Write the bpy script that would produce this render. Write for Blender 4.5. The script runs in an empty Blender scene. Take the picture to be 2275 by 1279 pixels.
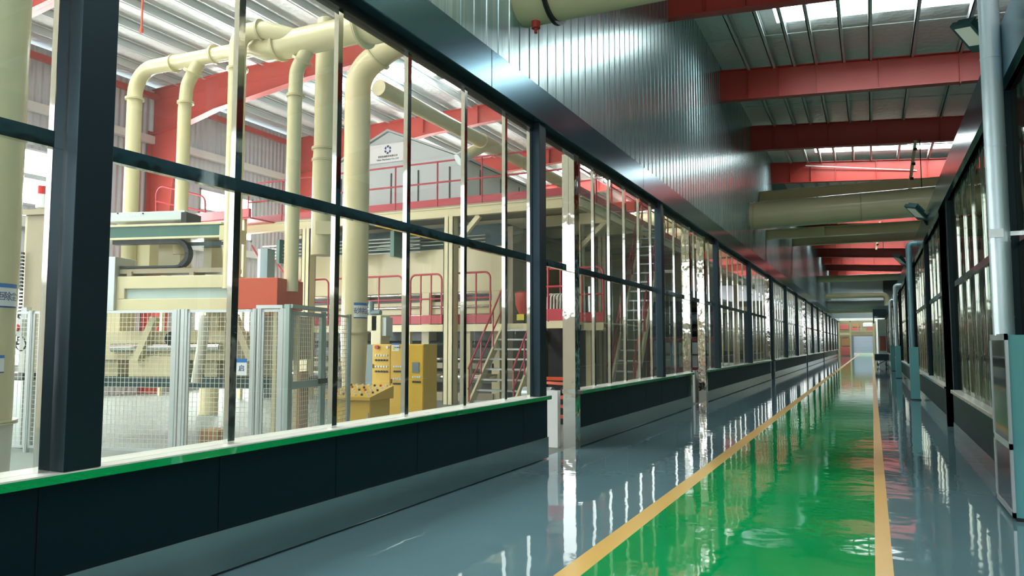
import bpy, bmesh, math, random
from mathutils import Vector, Matrix
random.seed(7)
SC = bpy.context.scene
COL = SC.collection

# ---------------------------------------------------------------- camera
IW, IH, FPX = 2275.0, 1279.0, 1677.0
VPX, VPY, EYE = 1938.0, 764.0, 1.5
PITCH = math.atan((VPY - IH/2)/FPX)
YAW = math.atan((VPX - IW/2)*math.cos(PITCH)/FPX)
FWD = Vector((-math.sin(YAW)*math.cos(PITCH), math.cos(YAW)*math.cos(PITCH), math.sin(PITCH)))
RGT = Vector((math.cos(YAW), math.sin(YAW), 0.0))
UPV = RGT.cross(FWD)
camd = bpy.data.cameras.new('camera')
camd.sensor_width = 36.0
camd.lens = 36.0*FPX/IW
camd.clip_end = 400.0
cam = bpy.data.objects.new('camera', camd)
COL.objects.link(cam)
cam.matrix_world = Matrix(((RGT.x, UPV.x, -FWD.x, 0), (RGT.y, UPV.y, -FWD.y, 0), (RGT.z, UPV.z, -FWD.z, EYE), (0, 0, 0, 1)))
SC.camera = cam

# ---------------------------------------------------------------- sky, exposure
SKYLIGHT, WINLIGHT, BACKLIGHT, SKY = 15.0, 30.0, 2.6, 1.3
w = bpy.data.worlds.new('sky'); SC.world = w
w.use_nodes = True
bg = w.node_tree.nodes['Background']
bg.inputs[0].default_value = (0.78, 0.90, 1.0, 1); bg.inputs[1].default_value = SKY
vs = SC.view_settings
vs.view_transform = 'Standard'; vs.look = 'None'; vs.gamma = 1.0; vs.use_curve_mapping = False
vs.exposure = 0.5
SC.cycles.use_denoising = True
SC.cycles.max_bounces = 10
SC.cycles.diffuse_bounces = 4
SC.cycles.glossy_bounces = 5
SC.cycles.transparent_max_bounces = 28
SC.cycles.sample_clamp_indirect = 6.0

# ---------------------------------------------------------------- measuring helpers (survey of the photograph)
def ray(px, py):
    return FWD + RGT*((px - IW/2)/FPX) - UPV*((py - IH/2)/FPX)
EYEP = Vector((0, 0, EYE))
def at(px, py, X=None, Y=None, Z=None):
    d = ray(px, py)
    if X is not None: t = X/d.x
    elif Y is not None: t = Y/d.y
    else: t = (Z - EYE)/d.z
    return EYEP + d*t
MU = Vector((0.964, 0.265, 0)).normalized()      # long axis of the fenced machine, turned 15 degrees from the hall
MV = Vector((-MU.y, MU.x, 0))
def atv(px, py, vc):
    d = ray(px, py)
    return EYEP + d*(vc/d.dot(MV))

# ---------------------------------------------------------------- materials
def new_mat(name):
    m = bpy.data.materials.new(name); m.use_nodes = True
    nt = m.node_tree
    return m, nt, nt.nodes['Principled BSDF']
def bump(nt, b, height_out, strength, dist=0.02):
    n = nt.nodes.new('ShaderNodeBump'); n.inputs['Strength'].default_value = strength; n.inputs['Distance'].default_value = dist
    nt.links.new(height_out, n.inputs['Height']); nt.links.new(n.outputs[0], b.inputs['Normal'])
    return n
def noise(nt, scale, detail=3.0, stretch=None, coord='Object'):
    tc = nt.nodes.new('ShaderNodeTexCoord'); n = nt.nodes.new('ShaderNodeTexNoise')
    n.inputs['Scale'].default_value = scale; n.inputs['Detail'].default_value = detail
    if stretch:
        mp = nt.nodes.new('ShaderNodeMapping'); mp.inputs['Scale'].default_value = stretch
        nt.links.new(tc.outputs[coord], mp.inputs[0]); nt.links.new(mp.outputs[0], n.inputs['Vector'])
    else:
        nt.links.new(tc.outputs[coord], n.inputs['Vector'])
    return n
def pmat(name, color, rough=0.5, metal=0.0, vary=0.0, vscale=3.0, stretch=None, bmp=0.0, bscale=8.0, bstretch=None, bdist=0.02, spec=None, coat=0.0):
    m, nt, b = new_mat(name)
    c = (*color, 1)
    b.inputs['Base Color'].default_value = c
    b.inputs['Roughness'].default_value = rough; b.inputs['Metallic'].default_value = metal
    if spec is not None: b.inputs['Specular IOR Level'].default_value = spec
    if coat: b.inputs['Coat Weight'].default_value = coat; b.inputs['Coat Roughness'].default_value = 0.05
    if vary:
        n = noise(nt, vscale, 4.0, stretch)
        mx = nt.nodes.new('ShaderNodeMix'); mx.data_type = 'RGBA'
        mx.inputs[6].default_value = tuple(min(1, x*(1+vary)) for x in color) + (1,)
        mx.inputs[7].default_value = tuple(x*(1-vary) for x in color) + (1,)
        nt.links.new(n.outputs['Fac'], mx.inputs[0]); nt.links.new(mx.outputs[2], b.inputs['Base Color'])
    if bmp:
        n2 = noise(nt, bscale, 2.0, bstretch)
        bump(nt, b, n2.outputs['Fac'], bmp, bdist)
    return m
def emat(name, color, strength):
    m = bpy.data.materials.new(name); m.use_nodes = True
    nt = m.node_tree; nt.nodes.clear()
    o = nt.nodes.new('ShaderNodeOutputMaterial'); e = nt.nodes.new('ShaderNodeEmission')
    e.inputs[0].default_value = (*color, 1); e.inputs[1].default_value = strength
    nt.links.new(e.outputs[0], o.inputs[0])
    return m
def glass_mat(name, tint=(0.93, 0.97, 0.95), dust=0.03, wave=0.0, wscale=1.0, wstretch=None, ior=1.5, mirror=(1, 1, 1)):  # dust: share of an even diffuse veil mixed into the pane
    m = bpy.data.materials.new(name); m.use_nodes = True
    nt = m.node_tree; nt.nodes.clear()
    o = nt.nodes.new('ShaderNodeOutputMaterial')
    tr = nt.nodes.new('ShaderNodeBsdfTransparent'); tr.inputs[0].default_value = (*tint, 1)
    gl = nt.nodes.new('ShaderNodeBsdfGlossy'); gl.inputs['Roughness'].default_value = 0.0; gl.inputs[0].default_value = (*mirror, 1)
    di = nt.nodes.new('ShaderNodeBsdfDiffuse'); di.inputs[0].default_value = (0.8, 0.82, 0.8, 1)
    fr = nt.nodes.new('ShaderNodeFresnel'); fr.inputs['IOR'].default_value = ior
    m1 = nt.nodes.new('ShaderNodeMixShader'); m2 = nt.nodes.new('ShaderNodeMixShader')
    m1.inputs[0].default_value = dust
    nt.links.new(tr.outputs[0], m1.inputs[1]); nt.links.new(di.outputs[0], m1.inputs[2])
    ge = nt.nodes.new('ShaderNodeNewGeometry'); sb = nt.nodes.new('ShaderNodeMath'); sb.operation = 'SUBTRACT'; sb.inputs[0].default_value = 1.0
    mu = nt.nodes.new('ShaderNodeMath'); mu.operation = 'MULTIPLY'        # reflect once, on the outer face of the pane
    nt.links.new(ge.outputs['Backfacing'], sb.inputs[1]); nt.links.new(fr.outputs[0], mu.inputs[0]); nt.links.new(sb.outputs[0], mu.inputs[1])
    nt.links.new(mu.outputs[0], m2.inputs[0]); nt.links.new(m1.outputs[0], m2.inputs[1]); nt.links.new(gl.outputs[0], m2.inputs[2])
    nt.links.new(m2.outputs[0], o.inputs[0])
    if wave:
        n = noise(nt, wscale, 1.5, wstretch)
        bp = nt.nodes.new('ShaderNodeBump'); bp.inputs['Strength'].default_value = wave; bp.inputs['Distance'].default_value = 0.05
        nt.links.new(n.outputs['Fac'], bp.inputs['Height']); nt.links.new(bp.outputs[0], gl.inputs['Normal'])
    return m

M = {}
def floor_mat(name, color, rough=0.035, vary=0.12, wave=0.09):
    m, nt, b = new_mat(name)
    n = noise(nt, 0.35, 4.0)
    mx = nt.nodes.new('ShaderNodeMix'); mx.data_type = 'RGBA'
    mx.inputs[6].default_value = tuple(x*(1+vary) for x in color) + (1,)
    mx.inputs[7].default_value = tuple(x*(1-vary) for x in color) + (1,)
    nt.links.new(n.outputs['Fac'], mx.inputs[0]); nt.links.new(mx.outputs[2], b.inputs['Base Color'])
    b.inputs['Roughness'].default_value = rough
    b.inputs['IOR'].default_value = 1.6
    n2 = noise(nt, 2.6, 2.0)
    bump(nt, b, n2.outputs['Fac'], wave, 0.02)
    return m
M['floor_grey'] = floor_mat('grey epoxy floor', (0.16, 0.275, 0.31), wave=0.14)
M['floor_green'] = floor_mat('green epoxy lane', (0.0, 0.37, 0.095), vary=0.08, wave=0.14)
M['floor_yellow'] = floor_mat('yellow lane stripe', (0.86, 0.50, 0.10), rough=0.25, vary=0.06, wave=0.03)
M['floor_hall'] = pmat('sealed concrete', (0.19, 0.215, 0.19), rough=0.6, spec=0.15, vary=0.15, vscale=0.8)
M['navy'] = pmat('navy coated panel', (0.036, 0.060, 0.076), rough=0.42, metal=0.8)
M['navy_gloss'] = pmat('glossy navy fascia', (0.08, 0.19, 0.25), rough=0.18, metal=0.8, bmp=0.02, bscale=1.5)
M['navy_matt'] = pmat('dark navy plinth panel', (0.0015, 0.014, 0.021), rough=0.45, spec=0.22)
M['black'] = pmat('black rubber and steel', (0.010, 0.011, 0.012), rough=0.4)
M['steel'] = pmat('polished stainless steel', (0.72, 0.72, 0.69), rough=0.07, metal=1.0, bmp=0.10, bscale=5.0)
M['steel_wavy'] = pmat('rippled stainless cladding', (0.74, 0.73, 0.70), rough=0.05, metal=1.0, bmp=0.35, bscale=4.5, bstretch=(1, 1, 0.8))
M['steel_brushed'] = pmat('brushed stainless skirting', (0.50, 0.55, 0.54), rough=0.16, metal=1.0, bmp=0.12, bscale=3.0)
M['alu'] = pmat('aluminium profile', (0.62, 0.66, 0.67), rough=0.35, metal=0.7)
M['steel_edge'] = pmat('mirror polished sill edge', (0.80, 0.80, 0.78), rough=0.03, metal=1.0, bmp=0.16, bscale=2.2)
M['sill_top'] = pmat('pale sill board', (0.80, 0.78, 0.70), rough=0.35)
M['white'] = pmat('white painted board', (0.78, 0.78, 0.76), rough=0.5)
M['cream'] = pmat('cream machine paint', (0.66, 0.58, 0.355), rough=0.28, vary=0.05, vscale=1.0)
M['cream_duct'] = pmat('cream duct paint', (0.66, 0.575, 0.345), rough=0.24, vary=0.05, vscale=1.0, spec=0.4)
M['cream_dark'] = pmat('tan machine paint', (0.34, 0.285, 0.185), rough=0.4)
M['red'] = pmat('red steel primer', (0.52, 0.058, 0.042), rough=0.42, vary=0.08, vscale=0.7)
M['red_rail'] = pmat('crimson railing paint', (0.45, 0.035, 0.05), rough=0.4)
M['orange_red'] = pmat('orange red sheet metal', (0.62, 0.075, 0.02), rough=0.35, vary=0.08, vscale=2.0)
M['yellow'] = pmat('yellow cabinet paint', (0.78, 0.47, 0.03), rough=0.33)
M['green_grey'] = pmat('dark green machine paint', (0.05, 0.14, 0.11), rough=0.35)
M['blue_grey'] = pmat('pale blue panel', (0.44, 0.54, 0.50), rough=0.4)
M['teal'] = pmat('teal coated sheet', (0.13, 0.40, 0.42), rough=0.35)
M['teal_pipe'] = pmat('teal grey pipe', (0.20, 0.36, 0.40), rough=0.3, metal=0.3)
M['foil_pipe'] = pmat('aluminium wrapped pipe', (0.52, 0.62, 0.66), rough=0.36, metal=0.5, bmp=0.05, bscale=12)
M['grey_panel'] = pmat('light grey sandwich panel', (0.55, 0.60, 0.60), rough=0.45)
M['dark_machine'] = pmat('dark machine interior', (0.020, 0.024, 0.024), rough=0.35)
M['teal_dark'] = pmat('dark teal band', (0.015, 0.055, 0.06), rough=0.4)
M['hall_right'] = pmat('dark green grey wall', (0.05, 0.075, 0.065), rough=0.6)
M['chrome'] = pmat('chrome', (0.85, 0.85, 0.84), rough=0.08, metal=1.0)
M['galv'] = pmat('galvanized steel', (0.52, 0.58, 0.58), rough=0.38, metal=0.75, vary=0.1, vscale=4)
M['purlin'] = pmat('pale galvanized purlin', (0.62, 0.67, 0.67), rough=0.4, metal=0.3)
M['cardboard'] = pmat('cardboard', (0.42, 0.22, 0.09), rough=0.7)
M['blue'] = pmat('sign blue', (0.01, 0.16, 0.50), rough=0.4)
M['dark_blue'] = pmat('sign lettering blue', (0.01, 0.05, 0.22), rough=0.4)
M['sign_white'] = pmat('sign white', (0.82, 0.84, 0.84), rough=0.35)
M['sign_yellow'] = pmat('warning yellow', (0.85, 0.72, 0.03), rough=0.4)
M['red_button'] = pmat('red plastic', (0.55, 0.015, 0.015), rough=0.3)
M['pink_red'] = pmat('faded red cloth', (0.55, 0.14, 0.12), rough=0.7)
M['hose'] = pmat('ribbed plastic hose', (0.62, 0.60, 0.50), rough=0.4)
M['door_blue'] = pmat('roller shutter grey blue', (0.28, 0.31, 0.40), rough=0.45)
M['black_gloss'] = pmat('dark tinted glass', (0.02, 0.022, 0.022), rough=0.06)
M['green_black'] = pmat('dark green lamp housing', (0.012, 0.05, 0.05), rough=0.35)
M['door_dark'] = pmat('dark grey door surround', (0.10, 0.11, 0.13), rough=0.5)
M['wire'] = pmat('pale welded wire', (0.75, 0.73, 0.62), rough=0.4, metal=0.3)
M['alu_green'] = pmat('green tinted aluminium', (0.40, 0.52, 0.48), rough=0.35, metal=0.6)
M['blue_steel'] = pmat('blue grey enamel', (0.17, 0.24, 0.26), rough=0.4)
# ribbed metal cladding over the left fascia, with dried drip marks
m, nt, b = new_mat('ribbed steel cladding')
n = noise(nt, 1.0, 5.0, (1.0, 14.0, 0.5))
cr = nt.nodes.new('ShaderNodeValToRGB'); cr.color_ramp.elements[0].position = 0.50; cr.color_ramp.elements[1].position = 0.74
cr.color_ramp.elements[0].color = (0.35, 0.49, 0.50, 1); cr.color_ramp.elements[1].color = (0.60, 0.70, 0.70, 1)
nt.links.new(n.outputs['Fac'], cr.inputs[0]); nt.links.new(cr.outputs[0], b.inputs['Base Color'])
b.inputs['Metallic'].default_value = 0.62; b.inputs['Roughness'].default_value = 0.24
n2 = noise(nt, 1.0, 2.0, (1.0, 6.0, 0.35)); bump(nt, b, n2.outputs['Fac'], 0.14, 0.02)
M['clad'] = m
# quilted foil insulation under the roof sheets
m, nt, b = new_mat('foil insulation')
b.inputs['Base Color'].default_value = (0.84, 0.85, 0.83, 1); b.inputs['Metallic'].default_value = 0.2; b.inputs['Roughness'].default_value = 0.4
tc = nt.nodes.new('ShaderNodeTexCoord'); vo = nt.nodes.new('ShaderNodeTexVoronoi'); vo.inputs['Scale'].default_value = 6.0
nt.links.new(tc.outputs['Object'], vo.inputs['Vector']); bump(nt, b, vo.outputs['Distance'], 0.6, 0.03)
M['foil'] = m
# corrugated outer wall
m, nt, b = new_mat('corrugated wall sheet')
b.inputs['Base Color'].default_value = (0.60, 0.62, 0.66, 1); b.inputs['Roughness'].default_value = 0.45
tc = nt.nodes.new('ShaderNodeTexCoord'); wv = nt.nodes.new('ShaderNodeTexWave'); wv.bands_direction = 'Y'; wv.inputs['Scale'].default_value = 1.6
nt.links.new(tc.outputs['Object'], wv.inputs['Vector']); bump(nt, b, wv.outputs['Fac'], 0.8, 0.05)
M['corr'] = m
M['skylight'] = emat('daylit skylight sheet', (0.90, 1.0, 1.0), SKYLIGHT)
M['far_skylight'] = emat('daylit strip over the store', (0.95, 1.0, 0.98), 9.0)
M['window_light'] = emat('daylit window glass', (0.97, 1.0, 1.0), WINLIGHT)
M['back_light'] = emat('daylit rear window', (0.92, 0.98, 1.0), BACKLIGHT)
M['back_wall'] = pmat('tan rear wall', (0.30, 0.27, 0.20), rough=0.6)
M['lamp'] = pmat('lamp lens', (0.75, 0.75, 0.66), rough=0.15)
M['glass_left'] = glass_mat('clear glazing', dust=0.05, tint=(0.96, 0.98, 0.96))  # diffuse veil imitates the overexposed, washed-out look of the hall
M['glass_right'] = glass_mat('wavy dark glazing', tint=(0.50, 0.60, 0.54), dust=0.012, wave=0.35, wscale=1.0, wstretch=(1.0, 3.2, 0.8), ior=1.7, mirror=(0.66, 0.64, 0.54))
M['acrylic'] = glass_mat('dusty machine guard', dust=0.12, tint=(0.8, 0.85, 0.82))

# ---------------------------------------------------------------- mesh helpers
class MB:
    def __init__(s): s.v = []; s.f = []; s.m = []
    def add(s, verts, faces, mi=0):
        o = len(s.v); s.v += [tuple(x) for x in verts]
        for f in faces: s.f.append(tuple(i+o for i in f)); s.m.append(mi)
        return s
    def box(s, x0, x1, y0, y1, z0, z1, mi=0):
        v = [(x, y, z) for z in (z0, z1) for y in (y0, y1) for x in (x0, x1)]
        return s.add(v, [(0, 2, 3, 1), (4, 5, 7, 6), (0, 1, 5, 4), (2, 6, 7, 3), (0, 4, 6, 2), (1, 3, 7, 5)], mi)
    def obox(s, c, a, b, d, mi=0):
        c, a, b, d = Vector(c), Vector(a), Vector(b), Vector(d)
        v = [c + a*i + b*j + d*k for k in (-1, 1) for j in (-1, 1) for i in (-1, 1)]
        return s.add(v, [(0, 2, 3, 1), (4, 5, 7, 6), (0, 1, 5, 4), (2, 6, 7, 3), (0, 4, 6, 2), (1, 3, 7, 5)], mi)
    def bar(s, p, q, wd, ht, up=(0, 0, 1), mi=0):
        p, q = Vector(p), Vector(q); d = q - p
        side = d.cross(Vector(up))
        if side.length < 1e-6: side = Vector((1, 0, 0))
        side.normalize(); u = side.cross(d).normalized()
        return s.obox((p+q)/2, d/2, side*wd/2, u*ht/2, mi)
    def tube(s, pts, r, n=16, mi=0, cap=True):
        pts = [Vector(p) for p in pts]; N = len(pts)
        rs = r if isinstance(r, (list, tuple)) else [r]*N
        t0 = (pts[1]-pts[0]).normalized()
        ref = Vector((0, 0, 1)) if abs(t0.z) < 0.9 else Vector((1, 0, 0))
        nx = t0.cross(ref).normalized(); verts = []; pt = t0
        for i in range(N):
            t = ((pts[min(i+1, N-1)] - pts[i]).normalized() + (pts[i]-pts[max(i-1, 0)]).normalized())
            t = t.normalized() if t.length > 1e-6 else pt
            ax = pt.cross(t)
            if ax.length > 1e-6:
                nx = Matrix.Rotation(pt.angle(t), 3, ax.normalized()) @ nx
            nx = (nx - t*nx.dot(t)).normalized(); ny = t.cross(nx); pt = t
            for k in range(n):
                a = 2*math.pi*k/n
                verts.append(pts[i] + (nx*math.cos(a) + ny*math.sin(a))*rs[i])
        faces = [(i*n+k, i*n+(k+1) % n, (i+1)*n+(k+1) % n, (i+1)*n+k) for i in range(N-1) for k in range(n)]
        if cap: faces += [tuple(range(n-1, -1, -1)), tuple((N-1)*n+k for k in range(n))]
        return s.add(verts, faces, mi)
    def cyl(s, p, q, r, n=16, mi=0): return s.tube([p, q], r, n, mi)
    def prism(s, poly, axis, lo, hi, mi=0):
        def P(a, b, h): return {'x': (h, a, b), 'y': (a, h, b), 'z': (a, b, h)}[axis]
        n = len(poly)
        v = [P(a, b, lo) for a, b in poly] + [P(a, b, hi) for a, b in poly]
        return s.add(v, [tuple(range(n-1, -1, -1)), tuple(range(n, 2*n))] + [(i, (i+1) % n, n+(i+1) % n, n+i) for i in range(n)], mi)
    def build(s, name, mat, parent=None, smooth=False, bevel=0.0, **tags):
        off = parent_world(parent) if parent is not None else Vector((0, 0, 0))
        me = bpy.data.meshes.new(name)
        me.from_pydata([tuple(Vector(v)-off) for v in s.v], [], s.f)
        for mm in (mat if isinstance(mat, (list, tuple)) else [mat]): me.materials.append(M[mm] if isinstance(mm, str) else mm)
        me.polygons.foreach_set('material_index', s.m)
        bm = bmesh.new(); bm.from_mesh(me); bmesh.ops.recalc_face_normals(bm, faces=bm.faces); bm.to_mesh(me); bm.free()
        if smooth:
            me.shade_smooth(); me.set_sharp_from_angle(angle=0.7)
        o = bpy.data.objects.new(name, me); COL.objects.link(o)
        if parent is not None: o.parent = parent
        if bevel:
            bv = o.modifiers.new('bevel', 'BEVEL'); bv.width = bevel; bv.segments = 2; bv.limit_method = 'ANGLE'
        if tags: tag(o, **tags)
        return o
def parent_world(p):
    v = Vector((0, 0, 0))
    while p is not None:
        v = v + p.location; p = p.parent
    return v
def tag(o, label=None, cat=None, group=None, kind=None):
    if label: o['label'] = label
    if cat: o['category'] = cat
    if group: o['group'] = group
    if kind: o['kind'] = kind
    return o
def thing(name, label, cat, loc=(0, 0, 0), group=None, kind=None):
    o = bpy.data.objects.new(name, None); COL.objects.link(o); o.location = loc; o.empty_display_size = 0.2
    return tag(o, label, cat, group, kind)
def copy_tree(o, parent=None):
    c = o.copy(); COL.objects.link(c)
    if parent is not None: c.parent = parent
    for ch in list(o.children): copy_tree(ch, c)
    return c
def rounded(pts, rad, seg=7):
    pts = [Vector(p) for p in pts]; out = [pts[0]]
    for i in range(1, len(pts)-1):
        a, b, c = pts[i-1], pts[i], pts[i+1]
        d1 = (a-b).normalized(); d2 = (c-b).normalized()
        half = d1.angle(d2)/2; L = min(rad/math.tan(half), 0.49*(a-b).length, 0.49*(c-b).length); R = L*math.tan(half)
        cen = b + (d1+d2).normalized()*(R/math.sin(half)); s = b + d1*L; e = b + d2*L
        v0 = s-cen; v1 = e-cen; ang = v0.angle(v1); ax = v0.cross(v1).normalized()
        for k in range(seg+1): out.append(cen + Matrix.Rotation(ang*k/seg, 3, ax) @ v0)
    out.append(pts[-1]); return out
def flange(mb, c, d, r, th=0.03, mi=0, n=24):
    d = Vector(d).normalized(); c = Vector(c)
    mb.tube([c-d*th, c-d*th*0.12, c-d*th*0.119, c+d*th*0.119, c+d*th*0.12, c+d*th], [r, r, r*0.93, r*0.93, r, r], n, mi)
def flanges(parent, mat, items, name='flange', th=0.018, n=24):
    for c, d, r in items:
        mb = MB(); flange(mb, c, d, r, th, 0, n); mb.build(name, mat, parent, smooth=True)
def lettering(body, size, mat, parent, pos, right, up, name='lettering', align='CENTER', extrude=0.002):
    cu = bpy.data.curves.new(name, 'FONT'); cu.body = body; cu.size = size; cu.align_x = align; cu.align_y = 'CENTER'; cu.extrude = extrude
    t = bpy.data.objects.new('tmp', cu); COL.objects.link(t)
    dg = bpy.context.evaluated_depsgraph_get(); dg.update()
    me = bpy.data.meshes.new_from_object(t.evaluated_get(dg))
    bpy.data.objects.remove(t)
    right = Vector(right).normalized(); up = Vector(up).normalized(); nrm = right.cross(up)
    off = parent_world(parent); pos = Vector(pos)
    for v in me.vertices:
        v.co = pos + right*v.co.x + up*v.co.y + nrm*v.co.z - off
    me.materials.clear(); me.materials.append(M[mat]); me.name = name
    o = bpy.data.objects.new(name, me); COL.objects.link(o); o.parent = parent
    return o
ORD = ['first', 'second', 'third', 'fourth', 'fifth', 'sixth', 'seventh', 'eighth', 'ninth', 'tenth', 'eleventh', 'twelfth', 'thirteenth', 'fourteenth', 'fifteenth', 'sixteenth', 'seventeenth', 'eighteenth', 'nineteenth', 'twentieth', 'twenty-first', 'twenty-second', 'twenty-third', 'twenty-fourth']

# ================================================================ THE SETTING
XL, XR, XO, XE = -3.9, 1.2, -20.3, 12.0     # left plinth, right plinth, outer left wall, outer right wall
Y0, Y1 = -3.0, 88.0
PITCHY = 6.3
mb = MB()
for x0, x1, mi in ((XO, XL-0.1, 3), (XL-0.1, -1.92, 0), (-1.92, -1.76, 2), (-1.76, -0.03, 1), (-0.03, 0.08, 2), (0.08, XE, 0)):
    mb.add([(x0, Y0, 0), (x1, Y0, 0), (x1, 128, 0), (x0, 128, 0)], [(0, 1, 2, 3)], mi)
mb.build('floor', ['floor_grey', 'floor_green', 'floor_yellow', 'floor_hall'], label='glossy grey epoxy floor with a green walking lane between two yellow stripes', cat='floor', kind='structure')

RZ = [(-20.6, 9.50), (-11.0, 9.75), (-3.75, 9.64), (3.0, 9.14), (12.2, 8.4)]
def roof_z(x):
    for (a, za), (b_, zb) in zip(RZ, RZ[1:]):
        if x <= b_: return za + (zb-za)*(x-a)/(b_-a)
    return RZ[-1][1]
FR = [3.5 + 6.35*k for k in range(-1, 14)]           # frame positions
SKYL = [6.65, 19.35, 33.9, 46.0, 58.5, 71.5, 84.5]      # daylit roof strips
BAYC = [f + 3.15 for f in FR[:-1]]                    # bay centres
SKYX = ((-15.5, -8.0), (-1.95, 3.5))                    # the strips light the hall and the corridor, not the wall line
XS = sorted(set([a for a, _ in RZ] + [x for s_ in SKYX for x in s_]))
def slab(mb, xa, xb, y0, y1, lo, hi):
    za, zb = roof_z(xa), roof_z(xb)
    mb.add([(xa, y0, za+lo), (xb, y0, zb+lo), (xb, y1, zb+lo), (xa, y1, za+lo), (xa, y0, za+hi), (xb, y0, zb+hi), (xb, y1, zb+hi), (xa, y1, za+hi)],
           [(0, 1, 2, 3), (4, 7, 6, 5), (0, 4, 5, 1), (2, 6, 7, 3), (0, 3, 7, 4), (1, 5, 6, 2)])
SKYH = [-0.8, 1.7, 4.2] + SKYL                        # nearest hall strips are unseen additions for front fill
ye = [Y0]
for s_ in SKYH: ye += [s_-0.55, s_+0.55]
ye.append(Y1)
mb = MB()
for i in range(len(ye)-1):
    for xa, xb in zip(XS, XS[1:]):
        if i % 2 and any(a <= xa and xb <= b_ for a, b_ in (SKYX[:1] if i < 6 else SKYX)): continue
        slab(mb, xa, xb, ye[i], ye[i+1], 0.2, 0.3)
mb.build('ceiling', 'foil', label='quilted silver foil insulation under the roof sheets', cat='ceiling', kind='structure')
for n_, (a, b_) in enumerate(SKYX):
    for k, s_ in enumerate(SKYH if n_ == 0 else SKYL):
        mb = MB(); xs = [x for x in XS if a <= x <= b_]
        for xa, xb in zip(xs, xs[1:]): slab(mb, xa, xb, s_-0.55, s_+0.55, 0.22, 0.26)
        mb.build('skylight', 'skylight', label='bright daylit skylight strip over the %s, %s from the near end' % (('hall', 'corridor')[n_], ORD[k]), cat='skylight', group='skylight strips', kind='structure')

# purlins
px_list = [-19.2+1.15*i for i in range(14)] + [-3.05, -2.35, -1.8, -1.22, -0.5, 0.17, 1.18, 2.3, 3.4, 4.6]
for k, x in enumerate(px_list):
    z = roof_z(x) - 0.04
    mb = MB()
    mb.box(x-0.012, x+0.012, Y0, Y1-0.1, z-0.03, z+0.2); mb.box(x-0.012, x+0.075, Y0, Y1-0.1, z-0.03, z-0.012); mb.box(x-0.012, x+0.075, Y0, Y1-0.1, z+0.18, z+0.2)
    mb.box(x+0.06, x+0.075, Y0, Y1-0.1, z-0.012, z+0.02)
    where = 'over the machine hall, %s from the outer wall' % ORD[k] if k < 14 else 'over the corridor, %s from the ribbed cladding' % ORD[k-14]
    mb.build('purlin', 'purlin', label='galvanized roof purlin ' + where, cat='purlin', group='roof purlins')

# red portal frames
def rafter_pts(lo):
    xs = [-20.2, -19.0, -17.5, -14, -11, -7.5, -3.75, 0, 3, 7, 12]
    dep = {-20.2: 1.45, -19.0: 1.35, -17.5: 1.05, -14: 0.72, -11: 0.62, -7.5: 0.75, -3.75: 0.92, 0: 0.86, 3: 0.80, 7: 0.8, 12: 0.8}
    return [(x, roof_z(x) - 0.04 - (dep[x] if lo else 0)) for x in xs]
for k, y in enumerate(FR):
    if y < -3: continue
    vis = 'nearest' if k == 1 else ORD[k-1] + ' from the near end'
    t = thing('roof_frame', 'red steel roof beam crossing hall and corridor with its tapered wall column, ' + vis, 'beam', (-20, y, 0), 'red portal frames')
    up_, lo_ = rafter_pts(False), rafter_pts(True)
    mb = MB()
    for i in range(len(up_)-1):
        (xa, za), (xb, zb) = up_[i], up_[i+1]; (_, la), (_, lb) = lo_[i], lo_[i+1]
        mb.prism([(xa, la), (xb, lb), (xb, zb), (xa, za)], 'y', y-0.008, y+0.008)
        mb.prism([(xa, za-0.02), (xb, zb-0.02), (xb, zb), (xa, za)], 'y', y-0.13, y+0.13)
        mb.prism([(xa, la), (xb, lb), (xb, lb+0.02), (xa, la+0.02)], 'y', y-0.13, y+0.13)
    mb.build('rafter', 'red', t)
    mb = MB(); mb.prism([(-20.25, 0), (-19.75, 0), (-18.95, 8.15), (-20.25, 8.15)], 'y', y-0.008, y+0.008)
    mb.prism([(-19.75, 0), (-19.72, 0), (-18.92, 8.15), (-18.95, 8.15)], 'y', y-0.16, y+0.16); mb.box(-20.25, -20.22, y-0.16, y+0.16, 0, 8.15)
    mb.build('column', 'red', t)
    for x in (-16.7, -14.2, -12, -9.6, -7.5, -5.5, -3.05, -2.2, -1.2, 0.4, 2.3, 4.6):
        za = roof_z(x) - 0.06
        d = 0.9 if x > -4.5 else 0.66
        mb = MB(); mb.box(x-0.008, x+0.008, y-0.12, y+0.12, za-d+0.06 if x > -17 else za-d, za)
        mb.build('stiffener', 'red', t)
mb = MB(); mb.bar((-20.0, Y0, 9.2), (-20.0, Y1, 9.2), 0.16, 0.16); mb.build('eave_strut', 'red', label='thin red eave strut along the top of the outer wall', cat='strut')
# thin sag rods between purlins in the corridor bays
for k, y in enumerate([s_+0.95 for s_ in BAYC[2:8]]):
    mb = MB()
    for dy in (0, 0.12): mb.tube([(-3.7, y+dy, roof_z(-3.7)+0.05+dy*.4), (3, y+dy, roof_z(3)+0.05+dy*.4), (8, y+dy, roof_z(8)+0.05)], 0.012, 6)
    mb.build('sag_rod', 'galv', label='thin pair of sag rods under the roof of the %s bay between red beams' % ORD[k], cat='rod', group='sag rods')

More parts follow.
